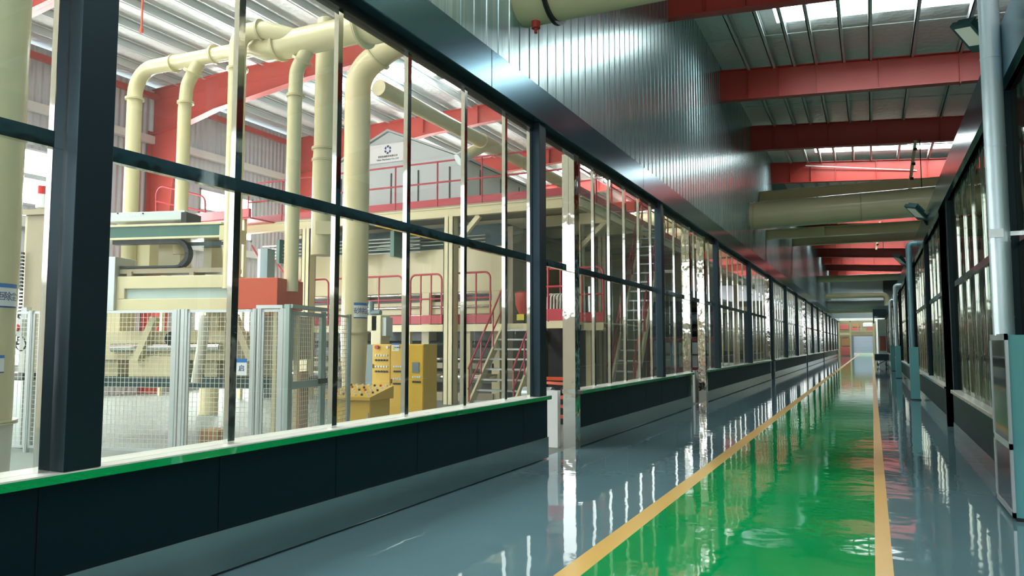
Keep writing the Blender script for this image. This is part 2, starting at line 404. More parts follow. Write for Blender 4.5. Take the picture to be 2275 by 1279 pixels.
# left outer wall with windows and girts
WINS = [(s_-1.2, s_+1.2) for s_ in BAYC]
mb = MB(); ys = [Y0]
for a, b_ in WINS: ys += [a, b_]
ys.append(Y1)
for i in range(0, len(ys), 2): mb.box(XO-0.1, XO, ys[i], ys[i+1], 0, 9.6)
for a, b_ in WINS: mb.box(XO-0.1, XO, a, b_, 0, 0.9); mb.box(XO-0.1, XO, a, b_, 3.0, 5.2); mb.box(XO-0.1, XO, a, b_, 6.75, 9.6)
mb.build('wall_outer', 'corr', label='pale grey corrugated outer wall of the machine hall', cat='wall', kind='structure')
for k, (a, b_) in enumerate(WINS):
    t = thing('window_outer', 'bright hall window with a dark cross bar, %s along the outer wall' % ORD[k], 'window', (XO, (a+b_)/2, 5.2), 'outer wall windows', 'structure')
    mb = MB(); mb.box(XO-0.06, XO-0.04, a, b_, 5.2, 6.75); mb.box(XO-0.06, XO-0.04, a, b_, 0.9, 3.0); mb.build('pane', 'window_light', t)
    mb = MB(); mb.box(XO-0.03, XO+0.04, a, b_, 5.2, 5.26); mb.box(XO-0.03, XO+0.04, a, b_, 6.69, 6.75); mb.box(XO-0.03, XO+0.05, a, b_, 5.92, 6.06)
    for yy in (a, (a+b_)/2-0.03, b_-0.06): mb.box(XO-0.03, XO+0.04, yy, yy+0.06, 5.2, 6.75)
    mb.box(XO-0.03, XO+0.04, a, b_, 1.9, 1.98); mb.box(XO-0.03, XO+0.04, a, b_, 0.9, 0.96); mb.box(XO-0.03, XO+0.04, a, b_, 2.94, 3.0)
    mb.build('window_frame', 'alu', t)
for k, z in enumerate((4.6, 7.75)):
    mb = MB(); mb.box(XO+0.02, XO+0.2, Y0, Y1, z, z+0.24); mb.build('wall_girt', 'white', label='long white girt on the outer wall, %s' % ('below the windows' if k == 0 else 'above the windows'), cat='girt')
mb = MB(); mb.box(XE, XE+0.1, Y0, Y1, 0, 8.6); mb.build('wall_right', 'hall_right', label='dark wall of the hall beyond the right glazing', cat='wall', kind='structure')

mb = MB(); mb.box(1.45, XE, 88.0, 88.2, 0, 9.0); mb.box(1.2, 1.45, 88.0, 88.2, 4.5, 9.0); mb.build('wall_right_end', 'hall_right', label='dark end wall of the right hall', cat='wall', kind='structure')
mb = MB(); mb.box(XO, -9, 88.0, 88.2, 0, 9.6); mb.box(-9, -4.1, 88, 88.2, 7.6, 9.7); mb.build('wall_left_end', 'corr', label='pale end wall of the machine hall', cat='wall', kind='structure')
mb = MB(); mb.box(XO, XE, -3.1, -3.0, 0, 2.6); mb.box(XO, XE, -3.1, -3.0, 5.6, 9.6); mb.build('wall_back', 'back_wall', label='tan rear wall behind the camera', cat='wall', kind='structure')
t = thing('window_back', 'long daylit window band in the rear wall behind the camera', 'window', (-4, -3.05, 2.6), None, 'structure')
mb = MB(); mb.box(XO, XE, -3.08, -3.06, 2.6, 5.6); mb.build('pane', 'back_light', t)  # unseen glow added for fill and for reflections in the polished steel
mb = MB()
for i in range(17): mb.box(XO+2*i-0.05, XO+2*i+0.05, -3.06, -2.98, 2.6, 5.6)
mb.build('window_frame', 'alu', t)
# upper ribbed cladding over the left fascia
mb = MB(); y = Y0
prof = [(-3.86, Y0)]
while y < Y1:
    prof += [(-3.86, y+0.22), (-3.8525, y+0.23), (-3.8525, y+0.255), (-3.86, y+0.265)]; y += 0.30
prof += [(-3.90, prof[-1][1]), (-3.90, Y0)]
mb.prism(prof, 'z', 4.78, roof_z(-3.86)+0.18)
mb.build('wall_left', 'clad', label='glossy ribbed steel cladding above the left glazing, streaked with drips', cat='wall', kind='structure')
# fascia in lengths with a seam between
y = 1.15 - PITCHY; k = 0
while y < 104:
    mb = MB(); a = max(y, Y0)+0.003; b_ = y+PITCHY-0.003
    mb.box(-4.1, -3.80, a, b_, 4.40, 4.845)
    mb.build('trim_left', 'navy_gloss', bevel=0.006, label='glossy navy fascia length above the left glazing, %s from the near end' % ORD[k], cat='fascia', group='left fascia lengths', kind='structure')
    y += PITCHY; k += 1
NB = 17
# ---- left columns
COLY = [2.6 + PITCHY*k for k in range(NB)]
for k, y in enumerate(COLY):
    mb = MB(); z0 = 0.83 if k not in (5, 8, 11) else 0.0
    mb.box(-3.985, -3.845, y+0.012, y+0.228, z0, 4.40)
    mb.build('column_left', 'navy', bevel=0.004, label='dark navy steel column on the left window sill, %s from the near end' % ORD[k], cat='column', group='left navy columns', kind='structure')

# ---- left plinth runs, sills, skirtings
RUNS = [(Y0, 9.28), (10.46, 18.15), (19.95, 33.6), (34.9, 52.6), (53.6, 71.5), (72.5, 104)]
for k, (a, b_) in enumerate(RUNS):
    w_ = '%s run from the near end' % ORD[k]
    mb = MB(); mb.box(-4.12, -3.905, a+0.004, b_-0.004, 0.02, 0.78, 1)
    y = a
    first = True
    while y < b_-0.02:
        st = 1.2 if not (k == 0 and first) else 0.72
        first = False
        e = min(y+st, b_); mb.box(-3.91, XL, y+0.004, e-0.004, 0.27, 0.779); y = e
    mb.build('wall_left_plinth', ['navy_matt', 'black'], label='low dark navy panelled wall under the left glazing, ' + w_, cat='low wall', group='left low walls', kind='structure')
    mb = MB(); mb.box(-3.905, -3.882, a+0.002, b_-0.002, 0.018, 0.285)
    mb.build('baseboard_left', 'steel_brushed', bevel=0.003, label='wide brushed stainless skirting of the left low wall, ' + w_, cat='skirting', group='left skirtings', kind='structure')
    mb = MB(); mb.prism([(-4.16, 0.775), (-3.8437, 0.775), (-3.8418, 0.82), (-4.16, 0.82)], 'y', a, b_+0.015); mb.box(-4.155, -3.846, a, b_+0.013, 0.82, 0.828, 1)
    mb.build('sill_left', ['steel_edge', 'sill_top'], label='pale topped window sill with a polished edge on the left low wall, ' + w_, cat='sill', group='left sills', kind='structure')

# ---- left glazing bays
def glazing(name, label, group, y0, y1, xg, mull, zs, zr, zt, mats, sgn, doors=(), posts=(), depth=0.045, upper=(), tilt=0.002):
    """mullions at mull, rail at zr, sill at zs, head at zt; doors = (ya, yb) spans without lower glazing"""
    t = thing(name, label, 'glazed bay', (xg, (y0+y1)/2, zs), group, 'structure')
    gm, pm, hm = mats
    def is_door(y): return any(a-0.01 < y < b_+0.01 for a, b_ in doors)
    cuts = sorted([y0] + list(mull) + [y for p in posts for y in p] + list(upper) + [y1])
    mb = MB()
    for a, b_ in zip(cuts, cuts[1:]):
        if b_-a < 0.12: continue
        mid = (a+b_)/2
        if any(p[0]-0.02 < mid < p[1]+0.02 for p in posts): continue
        for za, zb in ((zs, zr-0.03), (zr+0.03, zt)):
            if za == zs and is_door(mid): continue
            r = random.uniform(-tilt, tilt)
            mb.obox((xg, mid, (za+zb)/2), (0.005, 0, 0), (r*(b_-a)/2, (b_-a)/2, 0), (0, 0, (zb-za)/2))
    mb.build('pane', gm, t)
    for y in mull:
        mb = MB(); mb.box(xg-depth/2, xg+depth/2, y-0.03, y+0.03, zs, zt); mb.build('mullion', pm, t)
    for y in upper:
        mb = MB(); mb.box(xg-depth/2, xg+depth/2, y-0.03, y+0.03, zr+0.04, zt); mb.build('mullion', pm, t)
    for a, b_ in posts:
        mb = MB(); mb.box(xg-0.10, xg+0.09, a, b_, 0.0, zt); mb.build('door_post', 'steel_wavy', t)
    mb = MB(); mb.box(xg-depth/2-0.004, xg+depth/2+0.004, y0, y1, zr-0.045, zr+0.045); mb.build('rail', 'steel', t)
    mb = MB(); mb.box(xg-0.05, xg+0.05, y0, y1, zt-0.0, zt+0.10); mb.build('head_frame', hm, t)
    return t
GL = ('glass_left', 'steel', 'black')
ZS, ZR, ZT = 0.828, 2.60, 4.30
bays = [
    (Y0, 2.6, [0.7, 1.72, 2.575], (), (), ()),
    (2.815, 8.9, [3.86, 4.95, 6.0, 7.12, 8.13, 8.86], (), (), ()),
    (9.115, 15.2, [11.35, 12.15, 13.03, 13.95, 14.82], ((9.28, 10.27),), ((10.27, 10.47),), ()),
    (15.415, 21.5, [16.8, 20.8], ((18.15, 19.72),), ((17.98, 18.15), (19.72, 19.95)), (18.9,)),
]
for k in range(4, NB):
    a, b_ = COLY[k-1]+0.215, COLY[k]
    ms = [a + (b_-a)*i/6 for i in range(1, 6)]
    d = [(p, q) for (_, p), (q, _) in zip(RUNS, RUNS[1:]) if a < p < b_]
    if d:
        p, q = d[0]; ms = [m_ for m_ in ms if not p-0.2 < m_ < q+0.2]
        bays.append((a, b_, ms, d, ((p-0.15, p), (q, q+0.15)), ()))
    else: bays.append((a, b_, ms, (), (), ()))
for k, (a, b_, ms, dr, po, up_) in enumerate(bays):
    extra = ' with an open doorway' if dr else ''
    glazing('window_%d' % (k+1), 'glazed bay%s in the left wall, polished mullions, %s from the near end' % (extra, ORD[k]), 'left glazed bays', a, b_, -3.97, ms, ZS, ZR, ZT, GL, 1, dr, po, upper=up_)
# white jamb ends beside the doorways
for k, y in enumerate((10.30, 19.75)):
    mb = MB(); mb.box(-4.34, -4.17, y, y+0.12, 0, 0.82)
    mb.build('door_jamb', 'white', label='short white jamb beside the rippled post, %s open doorway of the left wall' % ORD[k], cat='jamb', group='white jambs', kind='structure')

# ---- right wall
RCOL = [8.7 + PITCHY*k for k in range(16)]
RR = [(8.8, 14.75), (16.05, 27.3), (28.3, 39.9), (40.9, 58), (59, 104)]
for k, y in enumerate(RCOL):
    mb = MB(); mb.box(1.235, 1.42, y-0.08, y+0.135, 0.0 if k in (1, 3) else 0.70, 3.98)
    mb.build('column_right', 'navy_matt', label='dark navy steel column of the right glazed wall, %s from the near end' % ORD[k], cat='column', group='right navy columns', kind='structure')
for k, (a, b_) in enumerate(RR):
    w_ = '%s run from the near end' % ORD[k]
    mb = MB(); mb.box(1.215, 1.42, a, b_, 0.02, 0.68, 1); mb.box(1.2, 1.22, a, b_, 0.2, 0.679)
    mb.build('wall_right_plinth', ['navy', 'black'], label='low dark wall under the right glazing, ' + w_, cat='low wall', group='right low walls', kind='structure')
    mb = MB(); mb.box(1.19, 1.216, a, b_, 0.0, 0.2); mb.build('baseboard_right', 'steel_brushed', label='brushed stainless skirting of the right low wall, ' + w_, cat='skirting', group='right skirtings', kind='structure')
    mb = MB(); mb.box(1.165, 1.42, a-0.01, b_+0.01, 0.68, 0.722); mb.box(1.168, 1.418, a-0.008, b_+0.008, 0.722, 0.73, 1); mb.build('sill_right', ['steel', 'sill_top'], label='pale topped window sill on the right low wall, ' + w_, cat='sill', group='right sills', kind='structure')
y = -3.0; k = 0
while y < 104:
    mb = MB(); mb.box(1.185, 1.45, y+0.003, y+PITCHY-0.003, 3.98, 4.50)
    mb.build('trim_right', 'navy_gloss', label='glossy dark fascia length above the right glazing, %s from the near end' % ORD[k], cat='fascia', group='right fascia lengths', kind='structure')
    y += PITCHY; k += 1
GR = ('glass_right', 'steel', 'black')
for k in range(16):
    a = (RCOL[k-1]+0.135) if k else 2.5
    b_ = RCOL[k]-0.08
    ms = [a + (b_-a)*i/6 for i in range(1, 6)]
    d = [(p, q) for (_, p), (q, _) in zip(RR, RR[1:]) if a-0.6 < p < b_]
    po = ()
    if d:
        p, q = d[0]; p = max(p, a); d = [(p, q)]
        ms = [m_ for m_ in ms if not p-0.2 < m_ < q+0.25]; po = ((q-0.02, q+0.06),)
    t = glazing('window_%d' % (NB+1+k), 'reflective glazed bay of the right wall with wavy panes, %s from the near end' % ORD[k], 'right glazed bays', a, b_, 1.30, ms, 0.73, 2.50, 3.98, GR, -1, tuple(d), po, tilt=0.004)

# ================================================================ CORRIDOR FITTINGS
# ---- aluminium wrapped downpipe and box guard by the camera
DX, DY = 1.10, 8.25
t = thing('downpipe', 'thick silver wrapped downpipe in front of the right glazing, nearest to the camera', 'pipe', (DX, DY, 1.58))
mb = MB(); mb.cyl((DX, DY, 1.58), (DX, DY, 9.0), 0.088, 28); mb.build('pipe', 'foil_pipe', t, smooth=True)
for z in (1.75, 2.45, 3.35, 4.2):
    mb = MB(); mb.cyl((DX, DY, z-0.01), (DX, DY, z+0.01), 0.0905, 28); mb.build('seam_ring', 'foil_pipe', t, smooth=True)
mb = MB(); mb.box(DX, 1.30, DY-0.02, DY+0.02, 2.50, 2.54); mb.box(DX-0.095, DX+0.02, DY-0.10, DY-0.085, 2.48, 2.56); mb.build('clamp', 'alu', t)
t = thing('cabinet_guard', 'teal sheet metal cabinet with dark glazed side at the foot of the silver downpipe', 'cabinet', (1.15, 8.2, 0))
mb = MB(); mb.box(1.045, 1.27, 7.72, 8.68, 0.03, 1.579); mb.build('body', 'teal', t, bevel=0.006)
mb = MB()
for a in (((7.71, 7.76), (0.03, 1.59)), ((8.64, 8.69), (0.03, 1.59)), ((7.71, 8.69), (1.535, 1.59)), ((7.71, 8.69), (0.03, 0.075)), ((7.71, 8.69), (0.60, 0.65))):
    mb.box(1.032, 1.055, a[0][0], a[0][1], a[1][0], a[1][1])
mb.build('door_frame', 'alu', t)
mb = MB(); mb.box(1.040, 1.046, 7.76, 8.64, 0.65, 1.535); mb.box(1.040, 1.046, 7.76, 8.64, 0.075, 0.60); mb.build('dark_glass', 'black_gloss', t)
mb = MB(); mb.box(1.06, 1.29, 7.74, 8.66, 0.0, 0.03); mb.build('foot', 'black', t)

# ---- teal inverted-U pipes with box guards further along
for k, (y, zt_, r) in enumerate(((23.3, 4.25, 0.075), (37.5, 4.1, 0.08), (47.5, 3.95, 0.08))):
    mat = 'teal_pipe' if k == 0 else 'foil_pipe'
    t = thing('conduit', ('teal grey' if k == 0 else 'pale grey') + ' hooked conduit rising from a teal guard by the right wall, %s' % ORD[k], 'pipe', (1.0, y, 0), 'hooked conduits')
    mb = MB(); mb.tube(rounded([(0.98, y, 0.3), (0.98, y, zt_), (1.2, y, zt_)], 0.13), r, 18); mb.build('pipe', mat, t, smooth=True)
    mb = MB(); mb.box(0.90, 1.12, y-0.2, y+0.14, 0.03, 1.42); mb.build('guard', 'teal', t, bevel=0.005)
    mb = MB(); mb.box(0.93, 1.14, y-0.17, y+0.12, 0.0, 0.03); mb.build('foot', 'black', t)
# ---- floodlights on the right fascia
def floodlight(p, s, label):
    t = thing('floodlight', label, 'floodlight', p, 'corridor floodlights')
    ax = Vector((-0.55, -0.62, 0.55)).normalized(); n = Vector((-0.62, -0.25, -0.75)); n = (n - ax*n.dot(ax)).normalized(); sd = ax.cross(n)
    P = Vector(p)
    mb = MB(); mb.obox(P, ax*0.22*s, sd*0.15*s, n*0.03*s)
    for i in range(7): mb.obox(P - n*0.05*s + ax*(0.19-0.035*i)*s, ax*0.008*s, sd*0.12*s, n*0.03*s)
    mb.build('housing', 'green_black', t)
    mb = MB(); mb.obox(P + n*0.031*s + ax*0.03*s, ax*0.14*s, sd*0.11*s, n*0.004*s); mb.build('lens', 'lamp', t)
    mb = MB(); mb.bar(P - ax*0.2*s, (1.19, p[1]+0.02, p[2]-0.25*s), 0.05*s, 0.02*s); mb.build('bracket', 'black', t)
q = at(2162, 80, X=1.02); floodlight(q, 0.9, 'dark floodlight with cooling fins beside the silver downpipe')
q = at(2038, 472, X=1.0); floodlight(q, 1.15, 'dark floodlight under the big olive duct on the right fascia')
q = at(2001, 578, X=1.0); floodlight(q, 1.2, 'small dark floodlight on the right fascia beyond the hooked conduit')

# ---- big duct crossing the corridor and its neighbours
t = thing('exhaust_duct', 'huge olive cream round duct crossing the corridor under the red beams', 'duct', (-3.8, 28.4, 6.15))
mb = MB(); mb.cyl((-3.92, 28.4, 6.15), (9.5, 28.4, 6.35), 0.49, 40); mb.build('pipe', 'cream_duct', t, smooth=True)
for c_, d_, r_ in (((-3.72, 28.4, 6.153), (1, 0, 0), 0.53), ): flanges(t, 'cream_duct', [(c_, d_, r_)])
mb = MB(); flange(mb, (-0.2, 28.4, 6.205), (1, 0, 0), 0.495, 0.012, 0, 40); mb.build('seam', 'cream_dark', t, smooth=True)
def ibeam(name, y, z0, z1, label, mat='cream', w=0.3, box=None):
    t = thing(name, label, 'beam', (-3.8, y, z0))
    mb = MB(); mb.box(-3.9, 9.5, y-0.012, y+0.012, z0, z1); mb.box(-3.9, 9.5, y-w/2, y+w/2, z0, z0+0.025); mb.box(-3.9, 9.5, y-w/2, y+w/2, z1-0.025, z1)
    mb.build('girder', mat, t)
    if box: mb = MB(); mb.box(box-0.3, box+0.3, y-w/2+0.01, y-0.01, z0+0.02, z1-0.02); mb.build('splice_plate', mat, t)
    return t
ibeam('cross_girder', 31.0, 7.12, 7.52, 'olive cream girder just above and behind the huge round duct')
ibeam('cross_girder', 32.8, 5.84, 6.24, 'olive cream girder with a splice plate just below the huge round duct', box=-1.9)
ibeam('cross_girder', 44.6, 6.95, 7.42, 'plain olive cream girder further behind the huge round duct')
for k, (x, y, z0, z1) in enumerate(((1.55, 28.78, 6.75, 8.42), (0.62, 47.83, 6.9, 8.5))):
    t = thing('duct_hanger', 'cream hanger strut with threaded rod %s' % ('over the huge olive duct' if k == 0 else 'among the far red beams'), 'hanger', (x, y, z1), 'duct hangers')
    mb = MB(); mb.bar((x-0.25, y, z0), (x, y, z1), 0.10, 0.10, (0, 1, 0)); mb.build('strut', 'cream', t)
    mb = MB(); mb.cyl((x+0.12, y-0.15, z0-0.35), (x+0.12, y-0.15, z1), 0.014, 8)
    for j in range(3): mb.cyl((x-0.02-0.07*j, y-0.07, z1-0.35-0.5*j), (x-0.02-0.07*j, y-0.07, z1-0.27-0.5*j), 0.06, 10)
    mb.build('rod', 'black', t)
mb = MB(); mb.tube([(-2.4, 35.0, 9.3), (1.9, 35.2, 8.7)], 0.025, 8); mb.build('tie_rod', 'white', label='slanting white tie rod under the skylight above the huge duct', cat='rod')
def cross_pipe(y, z, r, label, mat='cream_duct', x1=4.0, hook=False):
    t = thing('cross_pipe', label, 'pipe', (-3.8, y, z))
    pts = [(-3.9, y, z), (x1, y, z)] if not hook else rounded([(-3.9, y, z), (1.35, y, z), (1.35, y, z-1.0)], 0.4)
    mb = MB(); mb.tube(pts, r, 22); mb.build('pipe', mat, t, smooth=True)
    mb = MB(); flange(mb, (-2.9, y, z), (1, 0, 0), r*1.12, 0.03); mb.build('flange', mat, t, smooth=True)
cross_pipe(66.0, 6.75, 0.27, 'slim pale cream pipe crossing the corridor in front of the last red beam')
cross_pipe(77.0, 6.0, 0.24, 'cream pipe bending down at the right in front of the pale end wall panel', hook=True)
cross_pipe(80.0, 5.25, 0.48, 'thick pale grey duct below the bending cream pipe', 'grey_panel', 2.0)
cross_pipe(82.0, 4.75, 0.17, 'thin cream pipe under the thick pale grey duct', 'cream_duct', 1.2)
# ---- end of the corridor
mb = MB(); mb.box(-3.9, 1.25, 88.0, 88.2, 4.25, 9.3); mb.build('wall_end', 'grey_panel', label='pale grey wall panel closing the corridor above the far gateway', cat='wall', kind='structure')
mb = MB(); mb.box(-9, 9, 124, 124.3, 0, 8); mb.build('wall_far', 'white', label='far building wall behind the grey roller shutter', cat='wall', kind='structure')
mb = MB(); mb.box(-9, 9, 88.2, 124, 7.6, 7.8); mb.build('ceiling_far', 'white', label='roof over the storage area past the gateway', cat='ceiling', kind='structure')
mb = MB(); mb.box(-9.1, -9, 88.2, 124, 0, 7.6); mb.build('wall_far_left', 'white', label='left side wall of the storage area past the gateway', cat='wall', kind='structure')
mb = MB(); mb.box(9, 9.1, 88.2, 124, 0, 7.6); mb.build('wall_far_right', 'white', label='right side wall of the storage area past the gateway', cat='wall', kind='structure')
for k, y in enumerate((93, 102, 112, 119)): mb = MB(); mb.box(-8.5, 8.5, y-0.6, y+0.6, 7.55, 7.59); mb.build('skylight_far', 'far_skylight', label='daylit ceiling strip over the far storage area, %s' % ORD[k], cat='skylight', group='far skylights', kind='structure')  # unseen glowing strips added so the closed store gets light
t = thing('gateway', 'cream steel gateway frame with an upper rail at the far end of the corridor', 'gateway', (-1.8, 100, 0))
for x in (-3.62, -2.36, 0.2): mb = MB(); mb.box(x-0.09, x+0.09, 99.9, 100.1, 0, 4.25); mb.build('post', 'cream', t)
mb = MB(); mb.box(-3.7, 0.3, 99.9, 100.1, 4.15, 4.32); mb.build('head_beam', 'cream', t)
mb = MB(); mb.box(-2.3, 0.15, 99.92, 100.08, 2.98, 3.12); mb.box(-3.6, -2.4, 99.92, 100.08, 2.55, 2.68); mb.build('middle_beam', 'cream', t)
for x in (-1.5, -1.15): mb = MB(); mb.box(x-0.04, x+0.04, 99.95, 100.05, 3.1, 4.15); mb.build('upright', 'cream', t)
t = thing('roller_shutter', 'grey blue roller shutter in a dark surround at the far end', 'door', (-1.0, 121, 0))
mb = MB()
for i in range(13): mb.box(-2.45, 0.1, 121.0, 121.05, 0.25+0.22*i, 0.25+0.22*i+0.205)
mb.build('curtain', 'door_blue', t)
mb = MB(); mb.box(-2.85, -2.45, 120.9, 121.1, 0, 3.6); mb.box(0.1, 0.5, 120.9, 121.1, 0, 3.6); mb.box(-2.45, 0.1, 120.9, 121.1, 3.1, 3.6); mb.build('surround', 'door_dark', t)
# stored bundles seen through the gateway
cols = ['pink_red', 'cream_dark', 'pink_red', 'cardboard', 'white', 'pink_red', 'cream', 'cardboard', 'pink_red']
k = 0
for (x0, x1, z0, z1) in ((-2.3, -1.5, 3.15, 3.55), (-1.4, -0.6, 3.15, 3.5), (-0.5, 0.3, 3.15, 3.6), (-2.2, -1.3, 3.6, 4.0), (-1.0, 0.2, 3.65, 4.1), (-3.7, -2.6, 3.3, 3.9), (-3.7, -2.5, 2.7, 3.15), (-3.5, -2.6, 1.3, 2.2), (-3.6, -2.5, 0.1, 1.1)):
    mb = MB(); mb.box(x0, x1, 104, 105.2, z0, z1)
    mb.box(x0+0.1, x1-0.15, 104.1, 105, z1, z1+0.08)
    mb.build('stored_bundle', cols[k], bevel=0.05, label='stored bundle in %s behind the far gateway, %s of the pile' % (['faded red', 'tan', 'red', 'brown', 'white', 'dull red', 'cream', 'cardboard brown', 'dark pink'][k], ORD[k]), cat='bundle', group='bundles behind the gateway'); k += 1
mb = MB(); mb.box(-3.9, 0.5, 106.5, 106.7, 2.5, 4.4); mb.box(-3.9, -2.6, 106.5, 106.7, 0, 2.5); mb.build('storage_partition', 'cream_dark', label='tan board partition behind the stored bundles at the far end', cat='partition')
t = thing('storage_rack', 'steel rack decks carrying the bundles behind the far gateway', 'rack', (-1.8, 104.5, 0))
for z in (3.08, 2.62): mb = MB(); mb.box(-3.8, 0.4, 103.9, 105.3, z, z+0.07); mb.build('deck', 'cream_dark', t)
for x in (-3.85, 0.42): mb = MB(); mb.box(x-0.05, x+0.05, 104.5, 104.6, 0, 4.2); mb.build('upright', 'cream_dark', t)
# white booth with dark canopy and cart at the right
t = thing('control_booth', 'white booth with a dark canopy jutting out of the right wall far along the corridor', 'booth', (0.7, 76, 0))
mb = MB(); mb.box(0.5, 1.18, 75, 79, 0.0, 3.7); mb.build('body', 'white', t)
mb = MB(); mb.box(0.12, 1.18, 73.5, 79.5, 3.95, 4.55); mb.box(0.12, 0.22, 73.5, 73.7, 3.3, 3.95); mb.build('canopy', 'navy', t)
mb = MB(); mb.box(0.6, 1.1, 74.96, 75.0, 0.9, 2.2); mb.build('window', 'pink_red', t)
t = thing('utility_cart', 'small dark utility cart standing by the yellow stripe far along the right side', 'cart', (0.5, 56, 0))
mb = MB(); mb.box(0.12, 0.95, 55.3, 56.6, 0.42, 0.85); mb.build('tray', 'navy', t, bevel=0.03)
for x in (0.3, 0.8):
    mb = MB(); mb.tube(rounded([(x, 55.6, 0.42), (x-0.05, 55.4, 0.1), (x+0.05, 55.2, 0.12)], 0.05), 0.03, 8); mb.build('leg', 'black', t)
    mb = MB(); mb.cyl((x-0.03, 56.3, 0.14), (x+0.03, 56.3, 0.14), 0.14, 16); mb.build('wheel', 'black', t, smooth=True)
mb = MB(); mb.bar((0.3, 56.3, 0.14), (0.8, 56.3, 0.42), 0.04, 0.04); mb.build('axle_strut', 'black', t)

# ================================================================ DUCTS OF THE MACHINE HALL
YH = 8.4
t = thing('dust_header', 'cream dust extraction header with drop pipes, running through the left wall and over the corridor', 'duct', (-7, YH, 5.9))
mb = MB(); mb.tube([(-9.95, YH, 6.03), (-8.35, YH, 5.98), (-8.05, YH, 5.92), (-7.85, YH, 5.92)], [0.115, 0.125, 0.2, 0.2], 28)
mb.build('small_header', 'cream_duct', t, smooth=True)
mb = MB(); mb.tube([(-7.85, YH, 5.92), (-6.45, YH, 5.92), (-6.15, YH, 5.93), (-5.0, YH, 5.93), (-4.6, YH, 5.90), (-3.4, YH, 5.90)], [0.2, 0.2, 0.255, 0.255, 0.40, 0.40], 32)
mb.build('main_header', 'cream_duct', t, smooth=True)
mb = MB(); mb.cyl((-3.4, YH, 5.90), (9, YH, 5.90), 0.40, 36); mb.build('crossing_duct', 'cream_duct', t, smooth=True)
mb = MB(); flange(mb, (-3.42, YH, 5.90), (1, 0, 0), 0.45, 0.025, 0, 36); mb.build('flange', 'black', t, smooth=True)
mb = MB(); mb.cyl((-3.66, YH-0.02, 5.42), (-3.66, YH-0.02, 5.51), 0.055, 14); mb.cyl((-3.66, YH-0.02, 5.36), (-3.66, YH-0.02, 5.42), 0.02, 10); mb.build('drain_cap', 'red', t, smooth=True)
flanges(t, 'cream_duct', [((x, YH, 5.93 if x > -8 else 6.02), (1, 0, 0), r) for x, r in ((-10.05, 0.145), (-9.15, 0.15), (-7.82, 0.235), (-6.3, 0.30), (-5.55, 0.30))])
# drop pipes: elbow + straight + flanges
mb = MB(); mb.tube(rounded([(-9.9, YH, 6.03), (-10.95, YH, 6.05), (-10.95, YH, 0.9)], 0.42), 0.118, 24); mb.build('drop_pipe', 'cream_duct', t, smooth=True)
for c_, d_, r_ in (((-10.95, YH, 5.56), (0, 0, 1), 0.15), ): flanges(t, 'cream_duct', [(c_, d_, r_)])
mb = MB(); mb.tube(rounded([(-9.45, YH, 6.0), (-9.74, YH, 5.62), (-9.78, YH, 5.2), (-9.78, YH, 2.9)], 0.3), 0.10, 24); mb.build('drop_pipe', 'cream_duct', t, smooth=True)
for c_, d_, r_ in (((-9.76, YH, 5.33), (0, 0, 1), 0.13), ((-9.62, YH, 5.80), (0.5, 0, 0.85), 0.15), ): flanges(t, 'cream_duct', [(c_, d_, r_)])
mb = MB(); mb.tube(rounded([(-8.36, YH-0.3, 2.3), (-8.36, YH-0.3, 6.12), (-7.9, YH-0.22, 6.10), (-7.5, YH-0.05, 5.98)], 0.36), 0.125, 24); mb.build('drop_pipe', 'cream_duct', t, smooth=True)
for c_, d_, r_ in (((-8.36, YH-0.3, 5.55), (0, 0, 1), 0.155), ((-7.98, YH-0.24, 6.11), (1, 0.1, 0), 0.155), ): flanges(t, 'cream_duct', [(c_, d_, r_)])
mb = MB(); mb.tube(rounded([(-7.25, YH, 5.85), (-7.5, YH, 5.5), (-7.52, YH, 5.0), (-7.52, YH, 2.25)], 0.3), 0.102, 24); mb.build('drop_pipe', 'cream_duct', t, smooth=True)
for c_, d_, r_ in (((-7.51, YH, 5.12), (0, 0, 1), 0.13), ((-7.4, YH, 5.63), (0.5, 0, 0.85), 0.15), ): flanges(t, 'cream_duct', [(c_, d_, r_)])
# thick vertical open ended pipe behind the header
t = thing('hanging_pipe', 'thick cream vertical pipe hanging with an open bottom end behind the header', 'pipe', (-7.52, 9.1, 4.5))
mb = MB(); mb.tube([(-7.55, 9.1, 4.5), (-7.55, 9.1, 6.42), (-7.55, 9.1, 6.55), (-7.55, 9.1, 6.6)], [0.15, 0.15, 0.13, 0.05], 28); mb.build('upper_pipe', 'cream_duct', t, smooth=True)
mb = MB(); mb.tube([(-7.55, 9.1, 4.5), (-7.55, 9.1, 4.3), (-7.55, 9.1, 2.85)], [0.15, 0.165, 0.165], 28); mb.build('lower_pipe', 'cream_duct', t, smooth=True)
for c_, d_, r_ in (((-7.55, 9.1, 4.5), (0, 0, 1), 0.185), ((-7.55, 9.1, 4.32), (0, 0, 1), 0.18), ): flanges(t, 'cream_duct', [(c_, d_, r_)])
mb = MB(); mb.obox((-7.40, 8.98, 3.25), (0.11, 0.05, 0), (0.01, 0.02, 0), (0, 0, 0.1)); mb.build('bracket_plate', 'cream_duct', t)
